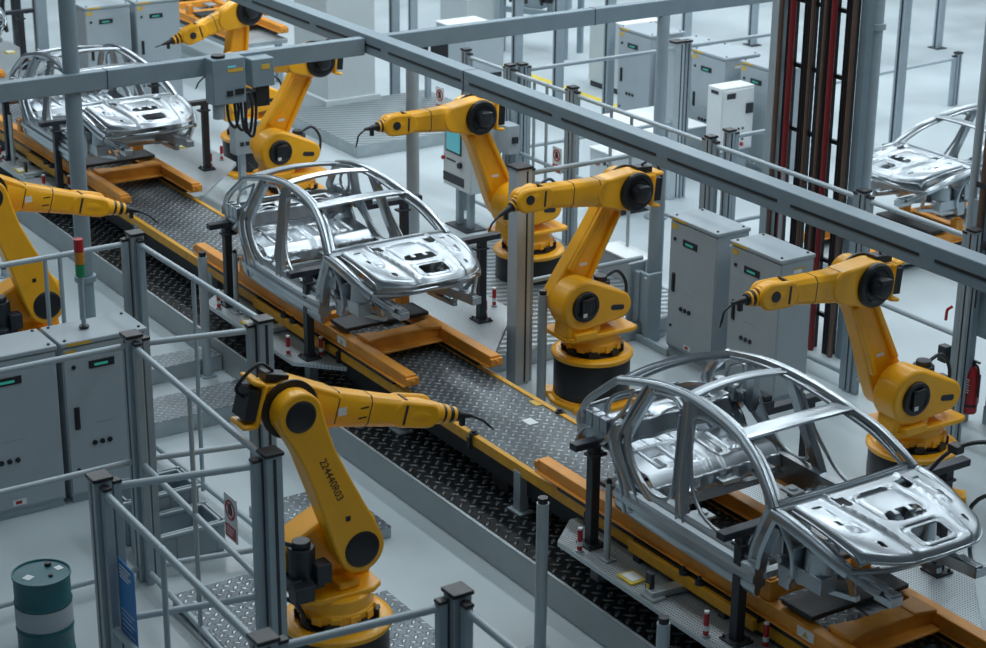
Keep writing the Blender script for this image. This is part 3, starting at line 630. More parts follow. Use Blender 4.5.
# ------------------------------------------------------------------ fixture stations
def station(x0, y0, tagl, show_l=True):
    W = {'near': 'the nearest car', 'mid': 'the middle car', 'far': 'the car by the control boxes', 'last': 'the farthest car'}[tagl]
    xa, xb = (-2.2, .35)
    for sd in (-1, 1):
        side = 'camera side' if sd < 0 else 'far side'
        if sd < 0: poly = [(-2.5, 11.0), (-2.5, 10.9), (-2.15, 10.50), (.42, 10.50), (.95, 11.0)]
        else: poly = [(-2.5, 12.28), (1.8, 12.28), (1.75, 12.65), (.30, 13.95), (-2.2, 13.95), (-2.5, 13.7)]
        r = root('fixture_table', f'grey perforated table on the {side} of {W}', 'table', (x0, YC, PZ if sd < 0 else 0), 0, 'fixture tables')
        b0 = PZ if sd < 0 else 0
        poly = [(a, b-YC) for a, b in poly]
        if tagl == 'near' and sd < 0: poly = [(a if a < 0 else a+1.2, b) for a, b in poly]
        part('table_plate', MB().prism(poly, SZ-.06-b0, SZ-b0, 2), 'perf', r, bevel=.006)
        yy = (10.86 if sd < 0 else 13.2)-YC
        for xx in (-1.9, .25): part('leg', MB().box((xx, yy, (SZ-.06-b0)/2), (.13, .13, SZ-.06-b0)), 'post', r, bevel=.005)
        # clamp posts
        for xx, nm in ((-1.9, 'tail'), (.42, 'cowl')):
            if sd > 0 and xx < 0: xx = -1.6
            by = 10.75 if sd < 0 else 13.35; by += y0-YC
            hh = 1.14
            q = root('clamp_post', f'dark clamp post at the {nm} of {W}, {side}', 'post', (x0+xx, by, SZ), 0, 'clamp posts')
            k = MB().box((0, 0, .012), (.24, .22, .024)); 
            for a in (-1, 1):
                for b in (-1, 1): k.cyl((a*.09, b*.08, .02), (a*.09, b*.08, .05), .016, n=8)
            part('base_plate', k, 'dark', q)
            part('column', MB().box((0, 0, hh/2), (.105, .105, hh)), 'dark', q, bevel=.008)
            w = .42 if sd < 0 else .62
            k = MB().box((0, -sd*(w/2-.12), hh+.02), (.12, w+.30, .075)); k.box((0, -sd*.02, hh-.12), (.14, .20, .03)); k.box((.01, -sd*(w-.02), hh+.09), (.09, .14, .09))
            k.cyl((-.0, sd*.10, hh-.0), (-.0, sd*.16, hh-.0), .035, n=10)
            part('arm', k, 'dark', q, bevel=.008)
            k = MB().box((0, -sd*(w-.02), hh+.14), (.06, .10, .10)); part('clamp_jaw', k, 'black', q, bevel=.006)
            if sd > 0 and xx > 0 and tagl == 'near':
                k = MB().tube(smooth_pts([(.05, -.30, hh+.06), (.12, -.2, hh+.22), (.22, -.1, hh+.34), (.42, .0, hh+.44), (.6, .1, hh+.42), (.6, .12, hh), (.3, .08, hh-.3), (.05, .05, .1)], 5), .022, 8); k.box((.2, -.12, hh+.32), (.12, .1, .08))
                part('hose', k, 'black', q, label='black hose')
        # locating pins
        pins = [(-1.84, 10.56, ), (.20, 10.56), (.66 if tagl == 'near' else .45, 10.90)] if sd < 0 else [(.05, 13.80), (.38, 13.44)]
        for n_, (xx, by) in enumerate(pins):
            q = root('locating_pin', f'{["leftmost", "second", "third"][n_] if sd < 0 else ["rear", "front"][n_]} red and white pin, {side} of {W}', 'pin', (x0+xx, by, SZ), 0, 'red and white locating pins')
            part('pin_foot', MB().cyl((0, 0, 0), (0, 0, .02), .045, n=12), 'galv', q)
            part('pin_body', MB().cyl((0, 0, .02), (0, 0, .25), .028, n=12), 'red', q)
            part('white_band', MB().cyl((0, 0, .07), (0, 0, .12), .030, n=12), 'white', q, label='white band'); part('white_cap', MB().cyl((0, 0, .25), (0, 0, .27), .026, n=12), 'white', q, label='white cap')
        if sd < 0:
            q = root('sensor_pole', f'slim pale sensor pole standing beside the tail of {W}', 'pole', (x0-1.55, 10.69, SZ), 0, 'sensor poles')
            part('foot', MB().box((0, 0, .01), (.16, .12, .02)), 'galv', q); part('tube', MB().cyl((0, 0, .02), (0, 0, .86), .036, n=14), 'galv', q); part('cap', MB().cyl((0, 0, .86), (0, 0, .90), .034, .02, n=14), 'black', q)
            q = root('stop_unit', f'grey stop bar with dark sensor block beside {W}', 'stop', (x0-.66, 10.70, SZ), 0, 'stop units')
            part('arm_bar', MB().box((0.02, .16, .05), (.13, .62, .07), rz=-.12), 'galv', q, bevel=.008); part('foot', MB().box((0, -.1, .015), (.2, .16, .03)), 'galv', q)
            k = MB().box((-.06, -.10, .14), (.09, .05, .22)); part('sensor_block', k, 'dark', q, bevel=.008); part('block_label', MB().box((-.06, -.128, .11), (.05, .004, .05)), 'tag', q)
            q = root('guide_track', f'yellow and black guide track along the sill of {W}', 'guide track', (x0-.5, 11.02, SZ), 0, 'guide tracks')
            part('track_beam', MB().box((0, -.10, .14), (1.95, .05, .12)), 'dyellow', q, bevel=.006); part('track_belt', MB().box((0, -.02, .18), (1.95, .10, .07)), 'black', q, bevel=.01)
            for xx in (-.85, -.2, .5): part('track_foot', MB().box((xx, -.06, .07), (.1, .1, .14)), 'dark', q)
            for xx in (-.1, .15): part('track_roller', MB().cyl((xx, -.10, .20), (xx, -.10, .24), .05, n=14).cyl((xx, -.10, .24), (xx, -.10, .28), .02, n=10), 'dark', q)
        tp = (-1.08, 10.66) if sd < 0 else (-1.1, 13.6)
        q = root('tag_plate', f'yellow-rimmed white tag lying on the {side} table of {W}', 'tag', (x0+tp[0], tp[1], SZ), 0, 'yellow tags')
        part('rim', MB().box((0, 0, .012), (.24, .20, .024)), 'tag', q, bevel=.005); part('card', MB().box((0, 0, .026), (.18, .14, .006)), 'white', q)
station(-12.6, YC, 'near'); station(-21.06, YC, 'mid'); station(-29.6, YC, 'far'); station(-38.2, YC, 'last')

# ------------------------------------------------------------------ chequer-plate steps
def step(poly, z0, z1, label, top='step'):
    r = root('floor_step', label, 'step', (poly[0][0], poly[0][1], 0), 0, 'plate-covered steps on the floor')
    pl = [(a-poly[0][0], b-poly[0][1]) for a, b in poly]
    part('kerb', MB().prism(pl, z0, z1-.006, 2), 'galv', r, bevel=.008); part('top_plate', MB().prism(pl, z1-.006, z1, 2), top, r)
step([(-21.0, 7.2), (-21.0, 10.46), (-21.75, 10.46), (-21.75, 7.2)], 0, .22, 'chequer-plate step leading up to the line beside the grey cabinet')
step([(-22.65, 9.0), (-22.65, 10.46), (-23.1, 10.46), (-23.1, 9.0)], 0, .22, 'narrow chequer-plate step near the signal tower')
step([(-17.1, 8.75), (-17.1, 9.88), (-18.4, 9.88), (-18.4, 8.75)], 0, .14, 'chequer-plate floor cover behind the numbered robot', 'deck')
step([(-13.9, 8.1), (-13.9, 9.12), (-15.9, 9.12), (-15.9, 8.1)], 0, .10, 'chequer-plate floor cover right of the numbered robot', 'deck')
step([(-15.5, 7.15), (-15.5, 8.05), (-16.97, 8.05), (-16.97, 7.15)], 0, .12, 'chequer-plate floor cover inside the fence by the blue notice', 'deck')
step([(-20.6, 13.1), (-20.6, 17.2), (-24.9, 17.2), (-24.9, 13.95), (-23.5, 13.95), (-23.4, 13.1)], 0, .24, 'ribbed metal platform under the robot over the middle car body', 'ribs')
step([(-30.9, 17.2), (-30.9, 20.6), (-34.0, 20.6), (-34.0, 17.2)], 0, .24, 'ribbed metal platform at the foot of the pale pillar', 'ribs')
step([(-16.6, 13.9), (-16.6, 15.0), (-18.3, 15.0), (-18.3, 13.9)], 0, .16, 'chequer-plate floor cover seen through the nearest car body')

# ------------------------------------------------------------------ fences
def fence(name, label, pts, h, rails=(1.0, .5, .06), bal=(), post_w=.12, cap=True, base=0.0, posts=None, pm='post'):
    """pts: corners; rails: shares of the height; bal: (segment, share along it)"""
    r = root(name, label, 'fence', (pts[0][0], pts[0][1], base)); O = Vector((pts[0][0], pts[0][1]))
    P = [Vector(p)-O for p in pts]
    for i, p in enumerate(P):
        if posts is not None and i not in posts: continue
        k = MB().box((p.x, p.y, h/2), (post_w, post_w, h))
        k2 = MB()
        for a, b in ((1, 0), (-1, 0), (0, 1), (0, -1)): k2.box((p.x+a*post_w*.5, p.y+b*post_w*.5, h/2), (.006 if a else post_w*.2, .006 if b else post_w*.2, h-.06))
        q = part('post', k, pm, r, bevel=.006)
        if pm == 'post': part('post_slot', k2, 'dark', q)
        else:
            k2.b.free(); part('post_slot', MB().box((p.x+post_w*.5, p.y+post_w*.18, h/2), (.006, post_w*.12, h-.06)), 'dark', q)
        if cap: part('post_cap', MB().box((p.x, p.y, h+.012), (post_w+.03, post_w+.03, .035)), 'black', q, label='black end cap', bevel=.006)
    for i, (a, b) in enumerate(zip(P, P[1:])):
        t = (b-a).normalized(); g0 = post_w*.5+.06; A, B = a+t*g0, b-t*g0
        for e, q in ((0, A), (1, B)):
            if posts is not None and (i+e) not in posts: continue
            k = MB().box((q.x, q.y, h/2-.03), (.075, .075, h-.06)); part('panel_upright', k, 'post', r, bevel=.005)
            part('post_cap', MB().box((q.x, q.y, h-.045), (.085, .085, .03)), 'black', r, label='black end cap', bevel=.005)
        for s in rails:
            z = h*s-.10 if s == 1 else h*s
            part('rail', MB().cyl((*A, z), (*B, z), .034, n=12), 'rail', r)
    for i, s in bal:
        a, b = P[i], P[i+1]; p = a.lerp(b, s)
        part('baluster', MB().cyl((p.x, p.y, h*.02), (p.x, p.y, h-.07), .026, n=10), 'rail', r)
    return r
H1 = 2.8
fence('machine_fence', 'grey stepped guard fence in front of the numbered robot and the grey cabinets',
      [(-17.36, 8.50), (-17.66, 7.15), (-14.30, 7.03), (-14.62, 5.55), (-11.40, 5.50), (-11.25, 7.08), (-8.2, 7.0)], H1, (1.0, .5, .05), [(1, .45), (3, .42)], post_w=.16)
fence('machine_fence', 'grey guard fence between the yellow robot with its tower-side cabinets and the line', [(-20.76, 3.4), (-20.76, 8.53), (-17.56, 8.60)], H1, (1.0, .05), [(1, .48), (0, .78), (0, .815)], posts=(1,), post_w=.16)
fence('machine_fence', 'grey guard fence between the grey cabinets and the teal drum', [(-17.66, 3.2), (-17.66, 5.35), (-17.66, 7.22)], H1, (1.0, .5, .05), [], posts=(1,))
fence('machine_fence', 'tall grey guard fence between the middle car and the robot with raised elbow', [(-20.18, 13.64), (-20.18, 15.85)], 3.0, (1.0, .47), posts=(0,), post_w=.22, pm='bright')
yR, hR = 17.45, 2.78
xr = [at(px, 100, 1, yR).x for px in ()]
RX = [fl(466, 50, hR).x, fl(508, 66, hR).x, fl(573, 88, hR).x, fl(712, 137, hR).x, fl(857, 193, hR).x, fl(952, 236, hR).x]
fence('machine_fence', 'long grey guard fence behind the robots, past the white switch box', [(x, fl(573, 88, hR).y) for x in RX], hR, (1.0, .5, .08), [(1, .4), (1, .6), (2, .3), (2, .45), (2, .7), (3, .5)])
y0 = fl(573, 88, hR).y
a = fl(512, 66, hR); fence('machine_fence', 'cross fence running away to the tall grey cabinets at the back', [(a.x, a.y+.2), (a.x, a.y+3.6)], hR, (1.0, .5))
a = fl(716, 133, hR); fence('machine_fence', 'cross fence running away in front of the white switch box', [(a.x, a.y+.25), (a.x, a.y+1.25)], hR, (1.0, .5, .2), posts=(0,))
a = fl(677, 42, hR); fence('machine_fence', 'cross fence with a bright post beside the column under the cross beam', [(a.x, a.y), (a.x, a.y+2.6)], hR, (1.0,), posts=(0,), post_w=.2, pm='bright')
for i, (px, py, top, lab) in enumerate(((516, 128, 3.1, 'grey post standing alone in front of the dark frame machine'), (557, 122, 3.1, 'grey post standing behind the dark frame machine'), (607, 122, 3.3, 'grey post beside the yellow floor line'), (395, 100, 3.2, 'grey post next to the pale pillar'),
                                        (413, 45, 3.0, 'grey post behind the pale pillar, near the black screens'), (685, 62, 3.0, 'grey post behind the tall grey cabinets'), (752, 45, 3.0, 'grey post at the back near the red pipes'), (894, 146, 3.3, 'grey post on the empty floor by the pipes'), (937, 48, 3.2, 'farthest grey post on the empty floor'))):
    p = fl(px, py); r = root('guard_post', lab, 'post', (p.x, p.y, 0), 0, 'single guard posts')
    part('shaft', MB().box((0, 0, top/2), (.17, .17, top)), 'post', r, bevel=.008); part('slot', MB().box((.0, -.087, top/2), (.05, .006, top)), 'dark', r); part('foot', MB().box((0, 0, .01), (.34, .3, .02)), 'dark', r)
a, b = fl(894, 80), fl(937, 48); 
fence('distant_rail', 'low grey rail around the empty floor far right', [fl(800, 90, 1.0).xy, fl(958, 58, 1.0).xy], 1.1, (1.0,), [], posts=(1,))
# light barrier posts
for (px, py, h, y, lab) in ((543, 497, 1.70, 9.89, 'slim grey post with black top in front of the step-up, clear of the fixture table'), (664, 617, 1.29, 9.9, 'slim grey post with black top at the bottom edge of the picture'), (543, 290, None, 13.45, 'slim grey post in front of the robot with raised elbow'),
                            (202, 252, None, 10.2, 'slim grey post behind the signal tower pole'), (4, 265, None, 9.3, 'slim grey post beside the robot behind the cabinets'), (345, 385, None, None, '')):
    if not lab: continue
    if h is None:
        p = at(px, py, 1, y); h = p.z
    else: p = at(px, py, 1, y)
    r = root('barrier_post', lab, 'post', (p.x, p.y, 0), 0, 'slim posts with black tops')
    part('tube', MB().cyl((0, 0, 0), (0, 0, h-.06), .062, n=16), 'rail', r); part('top_cap', MB().cyl((0, 0, h-.07), (0, 0, h), .05, n=14), 'black', r); part('foot', MB().box((0, 0, .01), (.2, .2, .02)), 'post', r)

# ------------------------------------------------------------------ overhead beams and columns
bz0, bz1 = 3.50, 3.79
r = root('overhead_beam', 'long slotted grey overhead beam running the length of the line', 'beam', (-18, 14.1, bz0), 0, 'overhead beams')
part('beam_body', MB().box2((-20, -.0, 0), (12, .24, bz1-bz0)), 'beam', r, bevel=.012)
k = MB()
for i in range(14):
    x = -3.15+2.21*(i-7); k.box((x, -.004, .14), (1.98, .012, .03))
part('cable_slot', k, 'black', r)
k = MB()
for i in range(-1, 2): k.box((-4.30+i*13.26, .12, .145), (.014, .25, .295))
part('beam_joint', k, 'dark', r)
r = root('overhead_beam', 'grey overhead cross beam carrying the control boxes', 'beam', (-25, 10, 3.48), 0, 'overhead beams')
part('beam_body', MB().box2((0, -3.5, 0), (-.16, 4.08, .26)), 'beam', r, bevel=.012); part('beam_body', MB().box2((0, 4.36, 0), (-.16, 14, .26)), 'beam', r, bevel=.012)
k = MB()
for y in (-.02+.02, 8.3): k.box((-.08, y, .13), (.17, .012, .27))
part('beam_joint', k, 'dark', r)
def column(name, lab, x, y, h, r0, mat='post', collar=(), flare=False):
    r = root(name, lab, 'column', (x, y, 0), 0, 'round columns'); part('shaft', MB().cyl((0, 0, 0), (0, 0, h), r0, n=24), mat, r); part('foot', MB().cyl((0, 0, 0), (0, 0, .03), r0*1.9, n=20), 'post', r)
    for z in collar: part('collar', MB().lathe([(r0, -.04), (r0*1.35, -.04), (r0*1.35, .04), (r0, .04), (r0, -.04)], 24, (0, 0, z)), mat, r)
    return r
column('round_column', 'thick round grey column in front of the car body by the control boxes', -24.95-.22, 9.55, 7.0, .115, 'beam', (.75,))
column('round_column', 'round grey column behind the middle car, below the cross beam', -25.08, 14.94, 3.48, .10, 'rail')
column('round_column', 'round grey column under the right end of the cross beam', -25.08, 19.75, 3.48, .105, 'post')
column('round_column', 'round grey column beside the two tall cabinets, behind the raised elbow', -20.68, 16.30, 2.9, .105, 'post')
column('round_column', 'tall round grey column right of the red pipes', at(878, 0, 1, 18.36).x, 18.36, 6.8, .10, 'rail', (4.6,))
r = root('column_guard', 'folded grey sheet guard around the column beside the two tall cabinets', 'guard', (-20.62, 16.30, 0))
k = MB().box((-.18, -.23, .55), (.06, .3, 1.1)); k.box((.02, -.23, .5), (.32, .05, 1.0)); k.box((.2, -.2, .52), (.06, .25, 1.04)); k.box((-.1, -.27, .5), (.12, .06, 1.0)); k.box((.12, -.27, .48), (.1, .06, .96))
part('sheet', k, 'post', r, bevel=.02); part('kickboard', MB().box((0, -.34, .05), (1.5, .06, .1)), 'rail', r)

# pipe riser bundle
p0 = Vector((-19.3, 17.9)); r = root('pipe_riser', 'bundle of tall dark, brown and red vertical pipes and cable ducts', 'pipes', (p0.x, p0.y, 0)); HR = 6.2
def xr_(px): return at(px, 0, 1, 17.9).x-p0.x
for a, b, mat, nm in ((779, 786, 'rail', 'light_column'),):
    part(nm, MB().box2((xr_(a), -.12, 0), (xr_(b), .1, HR)), mat, r, bevel=.01)
for px, w, mat, nm, dy in ((787, .035, 'copper', 'brown_pipe', -.08), (793, .05, 'black', 'cable_duct', 0), (798, .042, 'dred', 'red_pipe', -.07), (810, .075, 'black', 'cable_duct', .02), (817.5, .03, 'copper', 'brown_pipe', -.06), (824, .075, 'dark', 'cable_duct', .04), (831, .03, 'copper', 'brown_pipe', -.07), (834.5, .05, 'black', 'cable_duct', 0), (840, .04, 'dred', 'red_pipe', -.08), (852, .07, 'black', 'cable_duct', .02), (858.5, .035, 'copper', 'brown_pipe', -.04), (864, .065, 'beam', 'cable_duct', .06)):
    x = xr_(px)
    if 'pipe' in nm: part(nm, MB().cyl((x, dy, 0), (x, dy, HR), w, n=12), mat, r)
    else:
        k = MB().box((x, dy+.03, HR/2), (w*2, .12, HR)); 
        if mat == 'black':
            for e in (-.6, 0, .6): k.cyl((x+w*e, dy-.04, 0), (x+w*e, dy-.04, HR), w*.25, n=8)
        part(nm, k, mat, r)
for z in (.5, 1.3, 2.1, 3.0, 3.9, 4.8): part('clamp_bar', MB().box((-.12, .10, z), (1.24, .05, .06)), 'dark', r)
# right-hand column cluster
p0 = Vector((-16.0, 17.72)); r = root('duct_column', 'grey column with brown pipes rising along it at the far right edge', 'column', (p0.x, p0.y, 0))
part('column_body', MB().box2((-.22, -.05, 0), (-.02, .15, 3.0)), 'post', r, bevel=.01); part('column_body', MB().box2((-.32, .05, 0), (-.2, .15, 2.6)), 'rail', r, bevel=.01)
part('flat_duct', MB().box2((.02, .08, 1.2), (.42, .24, HR)), 'beam', r, bevel=.01)
for x, w, m in ((.0, .05, 'copper'), (.34, .05, 'copper'), (-.17, .055, 'rail')): part('pipe', MB().cyl((x, -.02, 1.6 if m == 'copper' else 0), (x, -.02, HR), w, n=12), m, r)
for z in (2.45, 3.2): 
    k = MB().box((.17, -.03, z), (.5, .1, .07)); k.cyl((.14, -.09, z), (.14, -.05, z), .045, n=10); part('pipe_clamp', k, 'dark', r)
part('junction_box', MB().box((-.38, -.02, .85), (.14, .12, .22)), 'dark', r, bevel=.01); part('junction_box', MB().box((-.38, -.02, .45), (.14, .12, .2)), 'dark', r, bevel=.01)
k = MB().tube(smooth_pts([(-.30, -.05, 1.52), (-.35, -.08, 1.46), (-.37, -.07, 1.32)], 5), .02, 8); part('red_handle', k, 'red', r, label='red lever')
pe = Vector((-15.62, 17.86)); r = root('machine_guard', 'plain grey panel guard behind the fire extinguisher', 'panel', (pe.x, pe.y, 0))
part('panel', MB().box2((-.25, .12, .12), (3.0, .17, 2.2)), 'beam', r, bevel=.005); part('kick_plate', MB().box2((-.25, .10, 0), (3.0, .18, .24)), 'post', r); part('rail', MB().box2((-.25, .08, 1.05), (3.0, .14, 1.12)), 'rail', r)
p = at(969, 412, 1, 17.86); r = root('fire_extinguisher', 'red fire extinguisher at the far right, on the grey panel guard', 'fire extinguisher', (p.x, p.y, max(.05, p.z)))
part('cylinder', MB().lathe([(.085, 0), (.095, .02), (.095, .5), (.085, .56), (.05, .62), (.03, .64)], 24), 'red', r); part('band', MB().lathe([(.097, .10), (.097, .13), (.09, .13), (.09, .10), (.097, .10)], 24), 'black', r)
k = MB().cyl((0, 0, .64), (0, 0, .70), .028, n=10); k.box((.03, 0, .71), (.14, .03, .025)); k.tube(smooth_pts([(0, 0, .67), (.1, -.03, .66), (.13, -.02, .5), (.12, 0, .25)], 5), .014, 8); part('valve', k, 'black', r)
k = MB()
for i in range(6): k.box((-.0, -.096, .30+.035*i), (.09 if i % 2 else .07, .004, .014))
part('label_lines', k, 'white', r); part('bracket', MB().box((0, .10, .3), (.06, .05, .4)), 'dark', r)

# ------------------------------------------------------------------ cabinets
def cabinet(x, y, w, d, h, label, face='y', mat='grey', white=False):
    """(x, y): front corner nearest the camera's left; face 'y' looks to -y, 'x' looks to +x"""
    r = root('control_cabinet', label, 'cabinet', (x, y, 0), 0 if face == 'y' else PI/2, 'grey control cabinets')
    part('body', MB().box2((0, .02, .09), (w, d, h-.05)), mat, r, bevel=.008); part('plinth', MB().box2((.02, .04, 0), (w-.02, d-.02, .10)), 'post', r)
    part('roof', MB().box2((-.015, -.01, h-.055), (w+.015, d+.015, h)), mat, r, bevel=.012)
    k = MB()
    for a in (.06, w-.06):
        for b in (.06, d-.06): k.cyl((a, b, h-.005), (a, b, h+.015), .018, n=10)
    part('roof_bolt', k, 'dark', r)
    dr = part('door', MB().box2((.012, .0, .13), (w-.012, .025, h-.075)), mat, r, bevel=.006)
    part('display', MB().box2((w*.30, -.012, h-.36), (w*.60, .004, h-.27)), 'black', dr); part('lit_strip', MB().box2((w*.36, -.016, h-.335), (w*.52, -.008, h-.305)), 'green_led', dr, label='green lit strip')
    part('key_switch', MB().cyl((w*.12, -.015, h-.31), (w*.12, .01, h-.31), .025, n=12), 'black', dr)
    part('warning_label', MB().box2((w*.04, -.004, h-.17), (w*.16, .004, h-.10)), 'sticker', dr); part('roof_label', MB().box2((w*.06, -.013, h-.048), (w*.34, -.008, h-.012)), 'sticker', r)
    k = MB().box2((w*.10, -.025, h-1.06), (w*.145, .005, h-.82)); k.box2((w*.09, -.012, h-1.08), (w*.155, .003, h-.80)); part('handle', k, 'black', dr, bevel=.006)
    part('small_print', MB().box2((w*.34, -.003, h-1.04), (w*.58, .003, h-1.03)), 'post', dr)
    for i in range(3): part('push_button', MB().cyl((w*(.31+.09*i), -.018, h-1.28), (w*(.31+.09*i), .01, h-1.28), .030, n=14), 'black', dr)
    part('lock', MB().cyl((w*.10, -.012, .42), (w*.10, .01, .42), .022, n=12), 'black', dr)
    k = MB().box2((w*.40, -.003, .16), (w*.55, .003, .23)); part('foot_label', k, 'white', dr); part('foot_label_mark', MB().box2((w*.43, -.005, .175), (w*.50, .0, .215)), 'red', dr)
    part('side_label', MB().box2((w-.001, .22, h-.22), (w+.004, .36, h-.15)), 'white', r); part('side_label_band', MB().box2((w, .22, h-.17), (w+.006, .42, h-.15)), 'sticker', r)
    return r
cabinet(-20.05, 16.05, 1.0, .56, 2.0, 'tall grey control cabinet beside the folded column guard')
cabinet(-18.76, 16.05, 1.0, .56, 2.0, 'tall grey control cabinet behind the torch of the robot at the extinguisher')
cabinet(-19.78, 7.17, 1.02, .62, 2.0, 'grey control cabinet carrying the signal tower', 'x')
cabinet(-19.78, 6.04, 1.06, .62, 2.0, 'grey control cabinet without signal tower, beside the one carrying it', 'x')
for i, (px, py, s, face, lab) in enumerate(((619, 26, 2.0, 'y', 'tall grey cabinet behind the column under the cross beam'), (692, 48, 2.0, 'y', 'tall grey cabinet behind the white switch box'), (664, 40, 1.95, 'y', 'grey cabinet tucked between the column and the cabinet behind the switch box'), (741, 60, 2.0, 'y', 'grey cabinet right of the white switch box, before the pipes'))):
    p = fl(px, py, s); cabinet(p.x, p.y, {0: 1.05, 1: 1.0, 2: .5, 3: 1.0}[i], .8, s, lab, face)
for y, lab in ((15.33, 'grey control cabinet behind the farthest robot arm'), (14.25, 'grey control cabinet behind the thick round column')): cabinet(-36.6, y, .96, .7, 2.15, lab, 'x')
p = fl(703, 84, 1.75)-Vector((.45, -.12, 0)); r = root('switch_box', 'white wall box with dark switches in front of the tall grey cabinets', 'switch box', (p.x, p.y, 0), 0)
part('box_body', MB().box2((.45, 0, .55), (.85, .75, 1.72)), 'white', r, bevel=.012); part('stand', MB().box2((.5, .08, 0), (.8, .68, .55)), 'post', r)
part('door', MB().box2((.845, .03, .60), (.87, .72, 1.67)), 'white', r, bevel=.006)
for j, zz in enumerate((.95, .85, .75)):
    for i in range(5): part('push_button', MB().cyl((.865, .10+.10*i, zz), (.885, .10+.10*i, zz), .022, n=10), 'dark', r)
part('emergency_button', MB().cyl((.865, .48, .66), (.90, .48, .66), .035, n=14), 'red', r)
part('display', MB().box2((.868, .10, 1.52), (.876, .30, 1.62)), 'dark', r); part('main_switch', MB().box2((.868, .55, 1.22), (.90, .70, 1.40)), 'dark', r); part('vent', MB().box2((.55, -.008, 1.60), (.75, .004, 1.66)), 'dark', r)

# operator panel on a stand
r = root('operator_panel', 'pale operator panel with a turquoise screen on two posts, behind the reaching robot', 'control panel', (-26.28, 16.45, 0))
part('housing', MB().box2((-.36, 0, .72), (.50, .6, 1.93)), 'lgrey', r, bevel=.03)
sc_ = part('screen_bezel', MB().box2((-.26, -.012, 1.32), (.22, .005, 1.72)), 'dark', r); part('screen', MB().box2((-.23, -.018, 1.35), (.19, -.008, 1.69)), 'screen', sc_)
part('knob', MB().cyl((.20, -.05, 1.16), (.20, .01, 1.16), .05, n=16), 'black', r); part('stop_button', MB().cyl((-.32, -.04, 1.18), (-.32, .01, 1.18), .035, n=14), 'red', r); part('name_strip', MB().box2((-.24, -.006, 1.17), (.04, .004, 1.20)), 'dark', r)
part('vent_grille', MB().box2((-.34, -.008, .80), (.30, .004, .95)), 'dark', r); part('side_label', MB().box2((.418, .2, 1.0), (.425, .32, 1.08)), 'sticker', r)
for x in (-.22, .12): part('stand_post', MB().box2((x-.05, .2, 0), (x+.05, .3, .74)), 'post', r)
part('stand_foot', MB().box2((-.36, .05, 0), (.3, .45, .025)), 'dark', r)

# signal tower on the cabinet
p = fl(82, 327, 2.0); r = root('signal_tower', 'red, amber and green signal tower on a pole on the cabinet roof', 'signal lamp', (-20.12, 7.58, 2.015))
part('pole', MB().cyl((0, 0, 0), (0, 0, .62), .028, n=12), 'post', r); part('foot', MB().cyl((0, 0, 0), (0, 0, .02), .06, n=12), 'dark', r)
for i, (m, n_) in enumerate((('green', 'green_lamp'), ('amber', 'amber_lamp'), ('red', 'red_lamp'))): part(n_, MB().cyl((0, 0, .62+.15*i), (0, 0, .62+.15*i+.145), .055, n=18), m, r)

# control boxes on and below the cross beam
def ctrl(name, lab, y0, y1, z0, z1, x=-25.0, d=.28):
    r = root(name, lab, 'control box', (x, (y0+y1)/2, z0)); w = y1-y0; h = z1-z0
    part('housing', MB().box2((0, -w/2, 0), (d, w/2, h)), 'beam', r, bevel=.015)
    return r, w, h, d
r, w, h, d = ctrl('control_box', 'larger grey control box with black sockets and cables on the cross beam', 11.46, 11.97, 3.10, 3.76)
part('lit_strip', MB().box2((d, -w*.05, h*.80), (d+.006, w*.20, h*.84)), 'screen', r); part('label', MB().box2((d, -w*.05, h*.70), (d+.006, w*.42, h*.78)), 'sticker', r)
k = MB().box2((d, -w*.1, h*.18), (d+.02, w*.08, h*.30)); k.box2((d, w*.16, h*.20), (d+.02, w*.42, h*.32)); part('socket', k, 'black', r); part('lid', MB().cyl((.14, -.1, h), (.14, -.1, h+.04), .10, n=18), 'black', r)
k = MB()
for j, y in enumerate((-.02, .1, .2, .26)): k.tube(smooth_pts([(.2, y, .02), (.22, y+.02, -.25-.06*j), (.22, y+.12, -.36-.05*j), (.2, y+.18, -.1), (.15, y+.15, .1)], 5), .022, 8)
part('cable', k, 'black', r)
k = MB().cyl((.14, -.12, -.22), (.14, -.12, .0), .09, n=16); part('spout', k, 'post', r)
r, w, h, d = ctrl('control_box', 'smaller grey control box with a yellow sticker on the cross beam', 12.07, 12.43, 3.29, 3.70)
part('label', MB().box2((d, -.03, h*.62), (d+.006, .1, h*.80)), 'sticker', r); part('plug', MB().box2((.08, -.1, -.30), (.22, .12, 0)), 'black', r, bevel=.01)
p = fl(243, 194); r = root('sensor_stand', 'grey box on a thin post in front of the farthest robot', 'stand', (p.x, p.y, 0)); hq = 1.85
part('post', MB().box((0, 0, hq/2), (.11, .11, hq)), 'rail', r, bevel=.006); part('box_body', MB().box2((.06, -.25, .80), (.28, .25, 1.36)), 'post', r, bevel=.012)
k = MB()
for i in range(3): k.box2((.28, -.15+.1*i, .95), (.29, -.08+.1*i, 1.02))
part('socket', k, 'black', r); part('cable', MB().tube(smooth_pts([(.2, .1, .86), (.25, .2, .6), (.15, .25, .4), (.05, .1, .55)], 5), .02, 8), 'black', r)

# pale pillar
r = root('pale_pillar', 'broad pale clad pillar rising behind the overhead beams', 'pillar', (-33.87, 18.2, 0)); part('cladding', MB().box2((-1.4, 0, 0), (0, 1.1, 7)), 'pale', r, bevel=.01); part('foot_band', MB().box2((-1.48, -.08, 0), (.08, 1.18, .35)), 'pale', r, bevel=.01)

